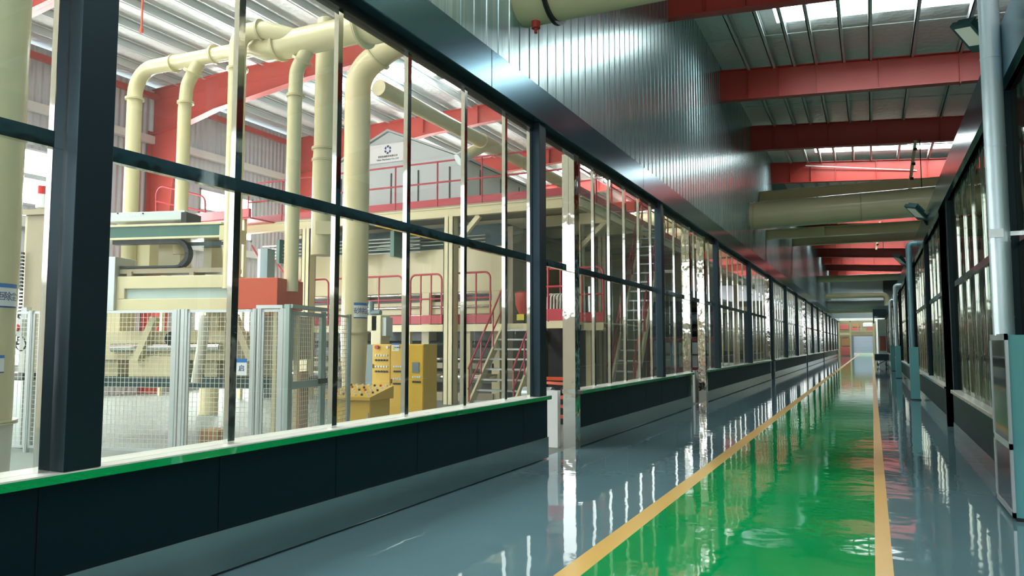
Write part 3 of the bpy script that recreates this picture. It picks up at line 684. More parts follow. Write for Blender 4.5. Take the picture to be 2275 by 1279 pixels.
# thick pipe behind the yellow cabinets
t = thing('riser_duct', 'thickest cream riser duct standing behind the yellow control desk and bending over at the top', 'duct', (-8.85, 11.6, 0))
mb = MB(); mb.tube(rounded([(-8.82, 11.6, 1.72), (-8.82, 11.6, 6.75), (-8.15, 11.6, 7.08), (-4.3, 11.6, 8.3)], 0.62, 9), 0.245, 32); mb.build('pipe', 'cream_duct', t, smooth=True)
mb = MB(); mb.tube([(-8.82, 11.6, 1.72), (-8.82, 11.6, 1.62), (-8.82, 11.6, 0.2)], [0.255, 0.255, 0.19], 32); mb.build('lower_cone', 'cream_duct', t, smooth=True)
for c_, d_, r_ in (((-8.82, 11.6, 1.72), (0, 0, 1), 0.285), ((-8.38, 11.6, 6.98), (0.8, 0, 0.55), 0.30), ((-7.5, 11.6, 7.28), (0.95, 0, 0.3), 0.30), ): flanges(t, 'cream_duct', [(c_, d_, r_)])
mb = MB(); mb.cyl((-8.82, 11.6, 3.9), (-8.82, 11.6, 3.91), 0.247, 32); mb.build('seam', 'cream_dark', t, smooth=True)
def pipe_sign(par, c, r, ang0, ang1, z0, z1, txt, tsize, band='blue'):
    """a sticker bent round a pipe: white sheet, blue bands, dark lettering"""
    c = Vector((c[0], c[1], 0))
    def arc(z0, z1, rr, name, mat):
        mb = MB(); n = 10; v = []
        for i in range(n+1):
            a = ang0 + (ang1-ang0)*i/n; d = Vector((math.cos(a), math.sin(a), 0))
            for q, z in ((rr, z0), (rr, z1), (rr-0.004, z0), (rr-0.004, z1)): v.append(c + d*q + Vector((0, 0, z)))
        f = []
        for i in range(n):
            o = i*4; p = o+4
            f += [(o, p, p+1, o+1), (o+2, o+3, p+3, p+2), (o, o+2, p+2, p), (o+1, p+1, p+3, o+3)]
        f += [(0, 1, 3, 2), (n*4, n*4+2, n*4+3, n*4+1)]
        mb.add(v, f); return mb.build(name, mat, par)
    s = arc(z0, z1, r+0.004, 'sign_sheet', 'sign_white')
    h = z1-z0
    arc(z1-h*0.17, z1, r+0.0055, 'sign_band', band); arc(z0, z0+h*0.07, r+0.0055, 'sign_band', 'dark_blue')
    n = len(txt)
    for i, ch in enumerate(txt):
        a = ang0 + (ang1-ang0)*((i+0.6)/(n+0.2)); d = Vector((math.cos(a), math.sin(a), 0))
        lettering(ch, tsize, 'dark_blue', par, c + d*(r+0.006) + Vector((0, 0, z0+h*0.45)), (-math.sin(a), math.cos(a), 0), (0, 0, 1), extrude=0.001)
def face_angle(c):      # direction from a pipe's centre towards the corridor camera spot
    return math.atan2(-c[1], -c[0])
fa = face_angle((-8.82, 11.6)); pipe_sign(t, (-8.82, 11.6), 0.245, fa-0.05, fa+1.25, 1.98, 2.27, '砂除尘', 0.125)
# nearest duct at the left edge
t = thing('near_duct', 'very wide cream duct close behind the glass at the left edge, with blue stickers', 'duct', (-7.4, 4.15, 0))
mb = MB(); mb.cyl((-7.4, 4.15, 0.80), (-7.4, 4.15, 7.6), 0.30, 36); mb.build('pipe', 'cream_duct', t, smooth=True)
mb = MB(); mb.tube([(-7.4, 4.15, 0.78), (-7.4, 4.15, 0.1), (-7.4, 4.15, 0.0)], [0.31, 0.29, 0.29], 36); mb.build('boot', 'hose', t, smooth=True)
for c_, d_, r_ in (((-7.4, 4.15, 0.79), (0, 0, 1), 0.345), ): flanges(t, 'cream_duct', [(c_, d_, r_)])
fa = face_angle((-7.4, 4.15)); pipe_sign(t, (-7.4, 4.15), 0.30, fa+0.36, fa+1.17, 1.83, 2.05, '距除尘', 0.085); pipe_sign(t, (-7.4, 4.15), 0.30, fa-0.2, fa+0.76, 1.24, 1.40, '', 0.06)
# long pipe running down the hall
t = thing('branch_pipe', 'long slim cream pipe running down the hall with a grey open tee branch', 'pipe', (-8.3, 15, 6.35))
mb = MB(); mb.cyl((-8.3, 11.55, 6.35), (-8.3, 36, 6.35), 0.155, 24); mb.build('pipe', 'cream_duct', t, smooth=True)
mb = MB(); mb.cyl((-8.3, 15.7, 6.35), (-8.3, 16.4, 6.35), 0.185, 24); mb.build('tee_sleeve', 'cream_duct', t, smooth=True)
mb = MB(); mb.tube([(-8.3, 16.05, 6.35), (-8.58, 15.7, 6.08), (-8.64, 15.62, 6.02)], 0.14, 22); mb.build('tee_branch', 'cream_duct', t, smooth=True)
mb = MB(); mb.tube([(-8.64, 15.62, 6.02), (-8.78, 15.45, 5.88)], 0.15, 22); mb.build('branch_sleeve', 'grey_panel', t, smooth=True)
mb = MB(); mb.cyl((-12.4, 9.6, 9.6), (-12.4, 9.6, 7.5), 0.018, 8); mb.cyl((-12.4, 9.6, 7.5), (-12.4, 9.6, 7.42), 0.035, 8); mb.build('hanger_rod', 'orange_red', label='thin red hanger rod dropping from the roof above the drop pipes', cat='rod')

# ================================================================ FENCED MACHINE
VF = 9.30                                        # fence line (distance along the machine's cross axis)
def uof(px, py, vc): return atv(px, py, vc).dot(MU)
def P3(u, v, z): return MU*u + MV*v + Vector((0, 0, z))
def ubox(mb, u0, u1, v0, v1, z0, z1, mi=0):
    return mb.obox(P3((u0+u1)/2, (v0+v1)/2, (z0+z1)/2), MU*(u1-u0)/2, MV*(v1-v0)/2, (0, 0, (z1-z0)/2), mi)
def prect(px0, px1, py0, py1, vc):
    """survey of a rectangle on a plane of the machine -> u0, u1, z0, z1"""
    a = atv(px0, (py0+py1)/2, vc); b_ = atv(px1, (py0+py1)/2, vc)
    c = atv((px0+px1)/2, py1, vc); d = atv((px0+px1)/2, py0, vc)
    return a.dot(MU), b_.dot(MU), c.z, d.z
def meas(mb, px0, px1, py0, py1, vc, th, mi=0):
    u0, u1, z0, z1 = prect(px0, px1, py0, py1, vc)
    return ubox(mb, u0, u1, vc, vc+th, z0, z1, mi)
ZTOP = 1.97
t = thing('safety_fence', 'aluminium framed wire mesh safety fence with a gate behind the near glass panes', 'fence', P3(-8, VF, 0))
fu = [uof(p, 720, VF) for p in (70, 96, 400, 570, 636)]
posts = [(fu[0]-0.02, fu[0]+0.03), (fu[1]-0.03, fu[1]+0.02), (uof(388, 720, VF), uof(401, 720, VF)), (uof(404, 720, VF), uof(418, 720, VF)), (uof(563, 720, VF), uof(571, 720, VF)), (uof(574, 720, VF), uof(582, 720, VF)), (uof(624, 720, VF), uof(637, 720, VF))]
for a, b_ in posts:
    mb = MB(); ubox(mb, a, b_, VF-0.03, VF+0.03, 0.0, ZTOP)
    mid = (a+b_)/2
    ubox(mb, mid-0.008, mid+0.008, VF-0.036, VF-0.03, 0.0, ZTOP)
    mb.build('post', 'alu', t)
def mesh_panel(par, o, ax, L, z0, z1, step=0.064, r=0.0026):
    """frame and welded wire mesh between two posts; o = base corner, ax = unit direction"""
    nv = Vector((-ax.y, ax.x, 0)); f = MB(); s = 0.035
    for a, b_, c, d in ((0, L, z1-s, z1), (0, L, z0, z0+s), (0, s, z0, z1), (L-s, L, z0, z1)):
        f.obox(o + ax*(a+b_)/2 + Vector((0, 0, (c+d)/2)), ax*(b_-a)/2, nv*0.015, (0, 0, (d-c)/2))
    f.build('panel_frame', 'alu', par)
    g = MB(); n = int((L-2*s)/step)
    for i in range(1, n+1):
        x = s + (L-2*s)*i/(n+1); g.obox(o + ax*x + Vector((0, 0, (z0+z1)/2)), ax*r, nv*r, (0, 0, (z1-z0)/2-s))
    n = int((z1-z0-2*s)/step)
    for i in range(1, n+1):
        z = z0 + s + (z1-z0-2*s)*i/(n+1); g.obox(o + ax*L/2 + Vector((0, 0, z)), ax*(L/2-s), nv*r, (0, 0, r))
    g.build('mesh_grille', 'wire', par)
for i in ((0, 1), (1, 2), (3, 4), (5, 6)):
    a = posts[i[0]][1]; b_ = posts[i[1]][0]
    mesh_panel(t, P3(a, VF, 0), MU, b_-a, 0.06, ZTOP-0.01)
a = posts[0][0]-2.2; mesh_panel(t, P3(a, VF, 0), MU, posts[0][0]-a, 0.06, ZTOP-0.01)
# return side with the gate
ce = posts[-1][1]
mb = MB(); ubox(mb, ce, ce+0.05, VF-0.03, VF+0.03, 0, ZTOP+0.05); mb.build('post', 'alu_green', t)
GO = P3(ce+0.025, VF+0.05, 0); LG = 1.0
gate = MB(); s = 0.055
nv = MU
for a, b_, c, d in ((0, LG, ZTOP-0.03-s, ZTOP-0.03), (0, LG, 0.08, 0.08+s), (0, s, 0.08, ZTOP-0.03), (LG-s, LG, 0.08, ZTOP-0.03), (0, LG, 0.90, 1.0)):
    gate.obox(GO + MV*(a+b_)/2 + Vector((0, 0, (c+d)/2)), MV*(b_-a)/2, nv*0.02, (0, 0, (d-c)/2))
gt = gate.build('gate_frame', 'alu_green', t)
g = MB()
for i in range(1, 15): g.obox(GO + MV*(s+(LG-2*s)*i/15) + Vector((0, 0, 1.0)), MV*0.0022, nv*0.0022, (0, 0, 0.9))
for i in range(1, 29): g.obox(GO + MV*LG/2 + Vector((0, 0, 0.1+1.8*i/29)), MV*(LG/2-s), nv*0.0022, (0, 0, 0.0022))
g.build('mesh_grille', 'wire', gt)
mb = MB(); mb.obox(GO + MV*(LG-0.02) + MU*0.03 + Vector((0, 0, 0.97)), MV*0.12, MU*0.025, (0, 0, 0.035)); mb.build('latch', 'black', gt)
mb = MB(); mb.obox(GO + MV*0.5 + Vector((0, 0, ZTOP+0.03)), MV*0.56, MU*0.06, (0, 0, 0.025)); mb.build('gate_header', 'alu_green', t)
mb = MB(); mb.obox(GO + MV*(LG+0.05) + Vector((0, 0, ZTOP/2)), MV*0.03, MU*0.03, (0, 0, ZTOP/2)); mb.build('post', 'alu_green', t)
mesh_panel(t, GO + MV*(LG+0.08), MV, 0.9, 0.06, ZTOP-0.02)
mb = MB(); mb.obox(GO + MV*(LG+1.01) + Vector((0, 0, ZTOP/2)), MV*0.03, MU*0.03, (0, 0, ZTOP/2)); mb.build('post', 'alu_green', t)
# notices hung on the fence beyond the gate
for k, (z, mat, hh) in enumerate(((1.56, 'sign_yellow', 0.06), (1.40, 'sign_white', 0.09), (1.24, 'red_button', 0.06), (1.09, 'sign_white', 0.08))):
    c = GO + MV*(LG+0.36) + MU*0.04 + Vector((0, 0, z))
    s_ = thing('notice_plate', ['small yellow notice plate topmost', 'white notice plate under the yellow one', 'red notice plate third from the top', 'lowest white notice plate'][k] + ' on the fence beside the gate', 'notice', c, 'fence notices')
    mb = MB(); mb.obox(c, MV*0.14, MU*0.004, (0, 0, hh)); mb.build('plate', mat, s_)
    mb = MB()
    for i in (-1, 1):
        for j in ((-1, 1) if k == 1 else (0,)): mb.obox(c + MU*0.006 + MV*0.06*i + Vector((0, 0, 0.04*j)), MV*0.03, MU*0.002, (0, 0, 0.022))
    mb.build('marks', 'black' if k == 0 else ('pink_red' if k == 2 else 'dark_blue'), s_)
c = atv(537, 815, VF-0.04)
s_ = thing('notice_plate', 'white notice with a blue top band on the fence mesh under the red box', 'notice', c)
mb = MB(); mb.obox(c, MU*0.075, MV*0.004, (0, 0, 0.11)); mb.build('plate', 'sign_white', s_)
mb = MB(); mb.obox(c - MV*0.003 + Vector((0, 0, 0.085)), MU*0.075, MV*0.003, (0, 0, 0.025)); mb.build('band', 'blue', s_)
lettering('启', 0.09, 'dark_blue', s_, c - MV*0.006 - Vector((0, 0, 0.02)), MU, (0, 0, 1))

# gantry machine behind the fence
VG = 10.15
t = thing('sanding_gantry', 'cream gantry machine with a green crossbeam and black cable chain behind the safety fence', 'machine', P3(-8.5, VG+0.4, 0))
u = lambda px: uof(px, 640, VG)
mb = MB(); meas(mb, 253, 507, 612, 640, VG, 0.5); meas(mb, 253, 507, 663, 690, VG, 0.5); meas(mb, 253, 507, 640, 663, VG+0.06, 0.4); meas(mb, 255, 276, 640, 664, VG, 0.1)
mb.build('lower_beam', 'cream', t, bevel=0.008)
mb = MB(); meas(mb, 277, 507, 639, 664, VG+0.045, 0.03); mb.build('beam_panel', 'blue_grey', t)
mb = MB(); meas(mb, 253, 509, 596, 606, VG+0.05, 0.35)
for p in (287, 425): meas(mb, p-5, p+5, 603, 613, VG+0.02, 0.3)
mb.build('slide_rail', 'cream_dark', t)
mb = MB(); meas(mb, 235, 254, 570, 690, VG-0.06, 0.5); mb.build('end_plate', 'galv', t, bevel=0.006)
mb = MB(); meas(mb, 120, 492, 498, 503, VG, 0.5); meas(mb, 120, 492, 527, 532, VG, 0.5); meas(mb, 487, 500, 500, 533, VG-0.03, 0.6); mb.build('upper_beam', 'cream', t, bevel=0.006)
mb = MB(); meas(mb, 120, 487, 503, 528, VG+0.02, 0.45); mb.build('green_web', 'green_grey', t)
mb = MB(); meas(mb, 406, 512, 537, 545, VG+0.15, 0.3); mb.build('chain_tray', 'teal_dark', t)
# cable chain: two runs joined by a bend
u0, u1, zb, zt2 = prect(246, 385, 536, 592, VG)
pts = [P3(u0, VG+0.1, zt2), P3(u1, VG+0.1, zt2)]; R_ = (zt2-zb)/2
for i in range(1, 13):
    a = math.pi/2 - math.pi*i/12; pts.append(P3(u1 + R_*math.cos(a), VG+0.1, zb + R_ + R_*math.sin(a)))
pts.append(P3(u0, VG+0.1, zb))
mb = MB()
for a, b_ in zip(pts, pts[1:]): 
    d = (b_-a).normalized(); mb.bar(a - d*0.01, b_ + d*0.01, 0.12, 0.065 if b_.z > zb+0.02 or a.z > zb+0.1 else 0.03, (0, 0, 1) if abs(d.z) < 0.9 else tuple(MU))
mb.build('cable_chain', 'black', t)
mb = MB(); meas(mb, 240, 410, 470, 490, VG+0.1, 0.35); b1 = mb.build('motor_cover', 'grey_panel', t, bevel=0.01)
mb = MB(); meas(mb, 402, 414, 471, 498, VG+0.08, 0.38); mb.build('cover_cap', 'black', b1)
mb = MB()
for p in (274, 280, 286, 293, 299, 306, 311): c = atv(p, 478, VG+0.1); mb.obox(c, MU*0.012, MV*0.003, (0, 0, 0.012))
mb.build('faded_marks', 'alu', b1)
mb = MB()
for p in (262, 318): c = atv(p, 474, VG+0.1); mb.cyl(c - MV*0.01, c, 0.012, 8)
mb.build('screw', 'black', b1)
mb = MB(); meas(mb, 296, 332, 533, 600, VG+0.9, 0.3); meas(mb, 352, 400, 533, 600, VG+0.5, 0.3); meas(mb, 452, 470, 535, 600, VG+0.6, 0.3); mb.build('rear_post', 'cream', t)
mb = MB(); meas(mb, 215, 500, 735, 800, VG+0.35, 0.7); meas(mb, 285, 390, 790, 838, VG+0.3, 0.8); mb.build('bed', 'cream', t, bevel=0.02)
mb = MB(); meas(mb, 205, 650, 838, 862, VG+0.3, 1.2); mb.build('dark_base', 'teal_dark', t)
for p in (250, 470, 600):
    mb = MB(); meas(mb, p-14, p+14, 690, 850, VG+0.5, 0.3); mb.build('leg', 'cream', t)
mb = MB(); mb.bar(atv(305, 798, VG+0.25), atv(345, 705, VG+0.25), 0.12, 0.10); mb.bar(atv(520, 700, VG+0.3), atv(560, 800, VG+0.3), 0.12, 0.10); mb.build('brace', 'cream', t)
mb = MB(); mb.cyl(atv(250, 772, VG+0.3), atv(490, 770, VG+0.3), 0.07, 14); mb.build('roller', 'chrome', t, smooth=True)
mb = MB(); mb.tube(rounded([atv(455, 700, VG-0.1), atv(450, 760, VG-0.1), atv(436, 850, VG-0.15)], 0.3), 0.075, 14); mb.build('hose', 'hose', t, smooth=True)
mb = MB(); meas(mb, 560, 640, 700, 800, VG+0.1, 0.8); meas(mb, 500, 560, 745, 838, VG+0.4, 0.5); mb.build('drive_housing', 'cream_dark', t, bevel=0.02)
mb = MB(); mb.cyl(atv(385, 752, VG+0.2), atv(385, 752, VG+0.34), 0.12, 20); mb.build('handwheel', 'black', t, smooth=True)
# left upright with beacon
t = thing('machine_upright', 'tan machine upright at the far left carrying a red topped signal beacon', 'machine', P3(-10.9, 10, 0))
mb = MB(); meas(mb, 46, 78, 478, 900, 10.6, 0.12); mb.build('side_plate', 'cream', t, bevel=0.02)
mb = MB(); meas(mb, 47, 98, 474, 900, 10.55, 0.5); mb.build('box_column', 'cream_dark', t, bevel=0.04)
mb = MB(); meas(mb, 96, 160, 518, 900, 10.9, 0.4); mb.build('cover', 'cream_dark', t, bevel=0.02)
mb = MB(); meas(mb, 46, 125, 464, 476, 10.5, 0.5); mb.build('top_plate', 'cream_dark', t)
mb = MB(); q = atv(92, 462, 10.6); mb.cyl(q, q + Vector((0, 0, 0.22)), 0.085, 18); bb = mb.build('beacon_body', 'sign_white', t, smooth=True)
mb = MB(); mb.cyl(q + Vector((0, 0, 0.22)), q + Vector((0, 0, 0.36)), 0.07, 18); mb.build('beacon_lens', 'red_button', bb, smooth=True)
mb = MB()
for i in range(26):
    z = 1.5 + i*0.058; a = atv(47, 640, 10.5); mb.obox((a.x, a.y, z), MU*0.02, MV*0.02, (0, 0, 0.02))
mb.build('perforated_strip', 'black', t)
# isolator switch on the near side
c = atv(45, 728, 9.9)
t = thing('isolator_switch', 'grey isolator box with a red knob and looping black cables beside the near duct', 'switch', c)
mb = MB(); mb.obox(c, MU*0.085, MV*0.06, (0, 0, 0.13)); mb.build('box', 'grey_panel', t, bevel=0.01)
mb = MB(); mb.cyl(c - MV*0.06, c - MV*0.1, 0.055, 16); mb.build('knob', 'red_button', t, smooth=True)
mb = MB(); mb.tube(rounded([c - Vector((0, 0, .13)) - MU*.03, c - Vector((0, 0, .3)) - MU*.06, c - Vector((0, 0, .36)) + MU*.05, c - Vector((0, 0, .25)) + MU*.12, c - Vector((0, 0, .13)) + MU*.05], .06), 0.012, 8)
mb.tube(rounded([c + Vector((0, 0, .13)) - MU*.03, c + Vector((0, 0, .3)) - MU*.09, c + Vector((0, 0, .42)) - MU*.1], .06), 0.016, 8); mb.build('cable', 'black', t, smooth=True)
mb = MB(); mb.obox(c + MV*0.10 + MU*0.0 + Vector((0, 0, -0.61)), MU*0.05, MV*0.05, (0, 0, 0.92)); mb.obox(c + MV*0.06, MU*.05, MV*.04, (0, 0, .1)); mb.build('stand', 'alu', t)
t = thing('steel_drum', 'dull grey sheet metal bin standing on the floor behind the near duct', 'bin', atv(45, 1000, 9.6))
q = atv(45, 900, 9.75)
mb = MB(); mb.box(q.x-0.45, q.x+0.2, q.y-0.1, q.y+0.4, 0, 0.98); mb.build('body', 'galv', t, bevel=0.01)
mb = MB(); mb.box(q.x-0.47, q.x+0.22, q.y-0.12, q.y+0.42, 0.98, 1.08); mb.build('lid', 'black', t, bevel=0.01)
# orange red box over the fence
VB = 9.72
t = thing('red_hopper', 'orange red sheet metal box above the fence with a cream pipe dropping into it', 'hopper', P3(-6.5, VB, 2.0))
u0, u1, z0, z1 = prect(505, 616, 617, 686, VB)
mb = MB(); ubox(mb, u0, u1, VB, VB+0.8, z0, z1); mb.build('body', 'orange_red', t, bevel=0.006)
mb = MB()
for v_ in (VB+0.08, VB+0.72): ubox(mb, u1-0.08, u1-0.02, v_-0.03, v_+0.03, 0, z0); ubox(mb, u0+0.02, u0+0.08, v_-0.03, v_+0.03, 0, z0)
mb.build('leg', 'cream', t)
mb = MB(); u0, u1, z0, z1 = prect(574, 632, 680, 688, VF+0.1); ubox(mb, u0, u1, VF+0.04, VF+0.3, ZTOP+0.005, ZTOP+0.05); mb.build('cover_strip', 'alu', label='flat grey cover strip lying on the fence top under the red box', cat='cover')
t = thing('cardboard_box', 'brown cardboard box on the floor inside the fenced area', 'box', (-8.8, 8.4, 0))
q = atv(462, 985, VF+0.3); mb = MB(); ubox(mb, q.dot(MU)-0.14, q.dot(MU)+0.14, VF+0.3, VF+0.6, 0, 0.32); mb.build('carton', 'cardboard', t)
t = thing('wooden_panel', 'pale wooden board leaning inside the gate beside the yellow desk', 'board', GO)
mb = MB(); mb.obox(GO + MV*1.15 - MU*0.35 + Vector((0, 0, 0.55)), MV*0.14, MU*0.02, (0, 0, 0.55)); mb.build('board', 'cardboard', t)

# ================================================================ YELLOW CONTROLS
def knob_grid(par, o, ax, n, rows, cols, dx, dz, r, mats, nm='button'):
    proto = {}
    for i in range(rows):
        for j in range(cols):
            p = o + ax*dx*j - Vector((0, 0, dz*i)); mt = mats[(i*cols+j) % len(mats)] if not isinstance(mats, dict) else mats[i]
            if mt not in proto:
                mb = MB(); mb.cyl(p, p + n*0.025, r, 10); proto[mt] = (mb.build(nm, mt, par, smooth=True), p.copy())
            else:
                src, p0 = proto[mt]; c_ = src.copy(); COL.objects.link(c_); c_.parent = par; c_.location = p - p0
YF = 12.55                    # front face of the cabinet
xa = at(827, 850, Y=YF).x; xb = at(941, 850, Y=YF).x
t = thing('control_cabinet', 'tall yellow control cabinet with rows of white buttons beside the riser duct', 'cabinet', (xa, YF, 0))
zt3 = at(880, 764, Y=YF).z
xm1 = at(868, 850, Y=YF).x; xm2 = at(898, 850, Y=YF).x
mb = MB(); mb.box(xa, xm1, YF, YF+0.5, 0.62, zt3); mb.box(xm1, xb, YF, YF+0.5, 0.04, zt3); mb.box(xa+0.02, xm1, YF+0.12, YF+0.5, 0.04, 0.62); mb.build('body', 'yellow', t, bevel=0.006)
mb = MB(); mb.box(xa-0.28, xa-0.003, YF+0.15, YF+0.5, 0.04, zt3-0.01); mb.build('grey_side', 'blue_steel', t)
mb = MB(); mb.box(xa+0.01, xb-0.01, YF+0.02, YF+0.48, 0, 0.04); mb.build('plinth', 'black', t)
for a, b_, z in ((xa+0.01, xm1-0.008, 0.64), (xm1+0.008, xm2-0.008, 0.06), (xm2+0.008, xb-0.01, 0.06)):
    mb = MB(); mb.box(a, b_, YF-0.018, YF, z, zt3-0.02); d_ = mb.build('door', 'yellow', t, bevel=0.004)
    mb = MB(); mb.box(a+0.015, a+0.03, YF-0.035, YF-0.018, (z+zt3)/2-0.05, (z+zt3)/2+0.03); mb.build('lock', 'black', d_)
fn = Vector((0, -1, 0)); ax = Vector((1, 0, 0)); yk = YF-0.018
def fp(px, py): q = at(px, py, Y=yk); return Vector((q.x, yk, q.z))
bw = {0: 'sign_white', 1: 'black'}
dxk = (fp(860, 790).x - fp(836, 790).x)/4; dzk = 0.095
knob_grid(t, fp(836, 789), ax, fn, 2, 5, dxk, dzk, 0.021, bw); knob_grid(t, fp(836, 814), ax, fn, 2, 5, dxk, dzk, 0.021, bw)
knob_grid(t, fp(877, 814), ax, fn, 2, 4, dxk*0.75, dzk, 0.02, bw); knob_grid(t, fp(876, 841), ax, fn, 2, 4, dxk*0.75, dzk, 0.02, bw)
knob_grid(t, fp(919, 837), ax, fn, 2, 4, dxk*0.75, dzk, 0.02, bw)
mb = MB(); q = fp(839, 771); mb.cyl(q, q+fn*0.05, 0.04, 14); mb.build('stop_button', 'red_button', t, smooth=True)
mb = MB(); q = fp(861, 771); mb.cyl(q, q+fn*0.02, 0.03, 14); mb.build('indicator', 'sign_white', t, smooth=True)
mb = MB(); q = fp(864, 908); mb.cyl(q, q+fn*0.03, 0.022, 12); mb.build('stop_button', 'red_button', t, smooth=True)
q = fp(924, 816); mb = MB(); mb.box(q.x-0.075, q.x+0.075, yk-0.02, yk, q.z-0.1, q.z+0.1); s_ = mb.build('display', 'blue_steel', t)
q = fp(879, 771); mb = MB(); mb.box(q.x-0.085, q.x+0.085, yk-0.006, yk, q.z-0.075, q.z+0.075); s_ = mb.build('warning_sign', 'sign_white', t)
mb = MB(); mb.box(q.x-0.085, q.x+0.085, yk-0.009, yk-0.006, q.z+0.045, q.z+0.075); mb.build('band', 'blue', s_)
mb = MB(); mb.prism([(q.x-0.075, q.z-0.06), (q.x-0.005, q.z-0.06), (q.x-0.04, q.z+0.035)], 'y', yk-0.009, yk-0.006); mb.build('triangle', 'sign_yellow', s_)
lettering('当心触电', 0.034, 'dark_blue', s_, (q.x+0.04, yk-0.007, q.z-0.005), (1, 0, 0), (0, 0, 1))
# cream bracket column standing behind the cabinet
t = thing('motor_bracket', 'cream bracket column with a blue grey motor on top just behind the yellow cabinet', 'machine', (-10.5, 13.6, 0))
a = at(812, 700, Y=13.6); b_ = at(838, 700, Y=13.6); zc = at(830, 700, Y=13.6).z; zd = at(830, 762, Y=13.6).z
mb = MB(); mb.box(at(800, 720, Y=13.6).x, b_.x, 13.6, 13.95, at(830, 736, Y=13.6).z, zc); mb.box(at(824, 720, Y=13.6).x, b_.x+0.1, 13.6, 13.95, 0, zc); mb.build('column', 'cream', t, bevel=0.02)
q = at(822, 690, Y=13.7); mb = MB(); mb.cyl((q.x, 13.75, zc), (q.x, 13.75, zc+0.32), 0.06, 14); mb.cyl((q.x-0.08, 13.75, zc+0.06), (q.x+0.25, 13.75, zc+0.06), 0.06, 12); mb.build('motor', 'blue_steel', t, smooth=True)
mb = MB(); mb.box(b_.x+0.1, b_.x+0.2, 13.65, 13.9, zc-0.45, zc-0.05); mb.build('switch_box', 'grey_panel', t)
# control desk
YD = 10.45
xa = at(728, 900, Y=YD).x; xb = at(824, 900, Y=YD).x
t = thing('control_desk', 'low yellow control desk with a sloping panel of knobs behind the glass', 'desk', ((xa+xb)/2, YD, 0))
zf = at(780, 872, Y=YD).z; zbk = zf+0.02
mb = MB(); mb.box(xa, xb, YD, YD+0.55, 0.03, zf-0.12); mb.build('body', 'yellow', t, bevel=0.005)
mb = MB(); mb.prism([(YD-0.07, zf-0.06), (YD+0.62, zf+0.10), (YD+0.62, zf-0.12), (YD-0.07, zf-0.12)], 'x', xa-0.02, xb+0.03); mb.build('panel_top', 'yellow', t, bevel=0.006)
for a, b_ in ((xa+0.01, (xa+xb)/2-0.005), ((xa+xb)/2+0.005, xb-0.01)):
    mb = MB(); mb.box(a, b_, YD-0.015, YD, 0.05, zf-0.15); d_ = mb.build('door', 'yellow', t, bevel=0.003)
    mb = MB(); mb.box(b_-0.05, b_-0.03, YD-0.03, YD-0.015, 0.25, 0.36); mb.build('handle', 'alu', d_)
mats = ['sign_white', 'sign_white', 'black', 'red_button', 'sign_white', 'black', 'sign_white']
k = 0
for r_ in range(5):
    for c_ in range(7):
        fy = 0.12 + 0.78*r_/4.0; y = YD-0.07+0.69*fy; z = zf-0.06+0.16*fy
        x = xa+0.07 + (xb-xa-0.14)*c_/6
        mb = MB(); mb.cyl((x, y, z), (x, y-0.006, z+0.03), 0.02, 10); mb.build('knob', mats[(r_*3+c_) % 7], t, smooth=True)
t = thing('cable_stand', 'dark stand with hanging cables between the yellow desk and the yellow cabinet', 'stand', (xb+0.3, 11.4, 0))
xs = at(843, 900, Y=11.9).x; mb = MB(); mb.box(xs-0.09, xs+0.09, 11.85, 12.0, 0, 0.66); mb.build('post', 'green_grey', t)
mb = MB()
for i in range(4): mb.tube(rounded([(xs-0.12+0.06*i, 11.83, 0.66), (xs-0.1+0.05*i, 11.8, 0.45), (xs+0.02, 11.8, 0.2-0.03*i)], 0.1), 0.016, 8)
mb.build('cable', 'black', t, smooth=True)

# ================================================================ MEZZANINE AND PRESS
YM, YL = 16.5, 16.7
def railing(par, pts, zb, zt, zmid, mat, r=0.024, step=1.25, toe=0.2, name='railing'):
    """tubular railing along a polyline: returns its parts"""
    for z in (zt, zmid): mb = MB(); mb.tube([Vector((p[0], p[1], z)) for p in pts], r, 10); mb.build(name + '_rail', mat, par, smooth=True)
    for a, b_ in zip(pts, pts[1:]):
        a = Vector((*a, 0)); b_ = Vector((*b_, 0)); n = max(1, round((b_-a).length/step))
        for i in range(n+1):
            p = a.lerp(b_, i/n); mb = MB(); mb.cyl((p.x, p.y, zb), (p.x, p.y, zt), r*0.95, 10); mb.build(name + '_post', mat, par, smooth=True)
        if toe:
            mb = MB(); d = (b_-a).normalized(); mb.bar(a + Vector((0, 0, zb+toe/2)), b_ + Vector((0, 0, zb+toe/2)), 0.012, toe); mb.build('toe_board', mat, par)
XM0, XM1 = -16.5, -6.1
t = thing('mezzanine', 'cream steel mezzanine with crimson railings standing over the press', 'platform', (-9.6, YM, 0))
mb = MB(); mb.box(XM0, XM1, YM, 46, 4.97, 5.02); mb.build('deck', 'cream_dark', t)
mb = MB(); mb.box(XM0, XM1, YM-0.01, YM+0.02, 4.74, 4.97); mb.box(XM0, XM1, YM-0.06, YM+0.1, 4.94, 4.97); mb.box(XM0, XM1, YM-0.06, YM+0.1, 4.72, 4.745); mb.build('front_beam', 'cream', t)
mb = MB(); mb.box(XM1-0.02, XM1+0.01, YM, 46, 4.72, 4.97); mb.box(XM1-0.1, XM1+0.06, YM, 46, 4.94, 4.97); mb.box(XM1-0.1, XM1+0.06, YM, 46, 4.72, 4.745); mb.build('side_beam', 'cream', t)
for k in range(1, 8):
    mb = MB(); y = YM + 2.2*k; mb.box(XM0, XM1, y-0.06, y+0.06, 4.66, 4.95); mb.build('cross_beam', 'cream', t)
railing(t, [(XM0, YM+0.05), (XM1-0.02, YM+0.05), (XM1-0.02, 30)], 5.02, 6.2, 5.66, 'red_rail')
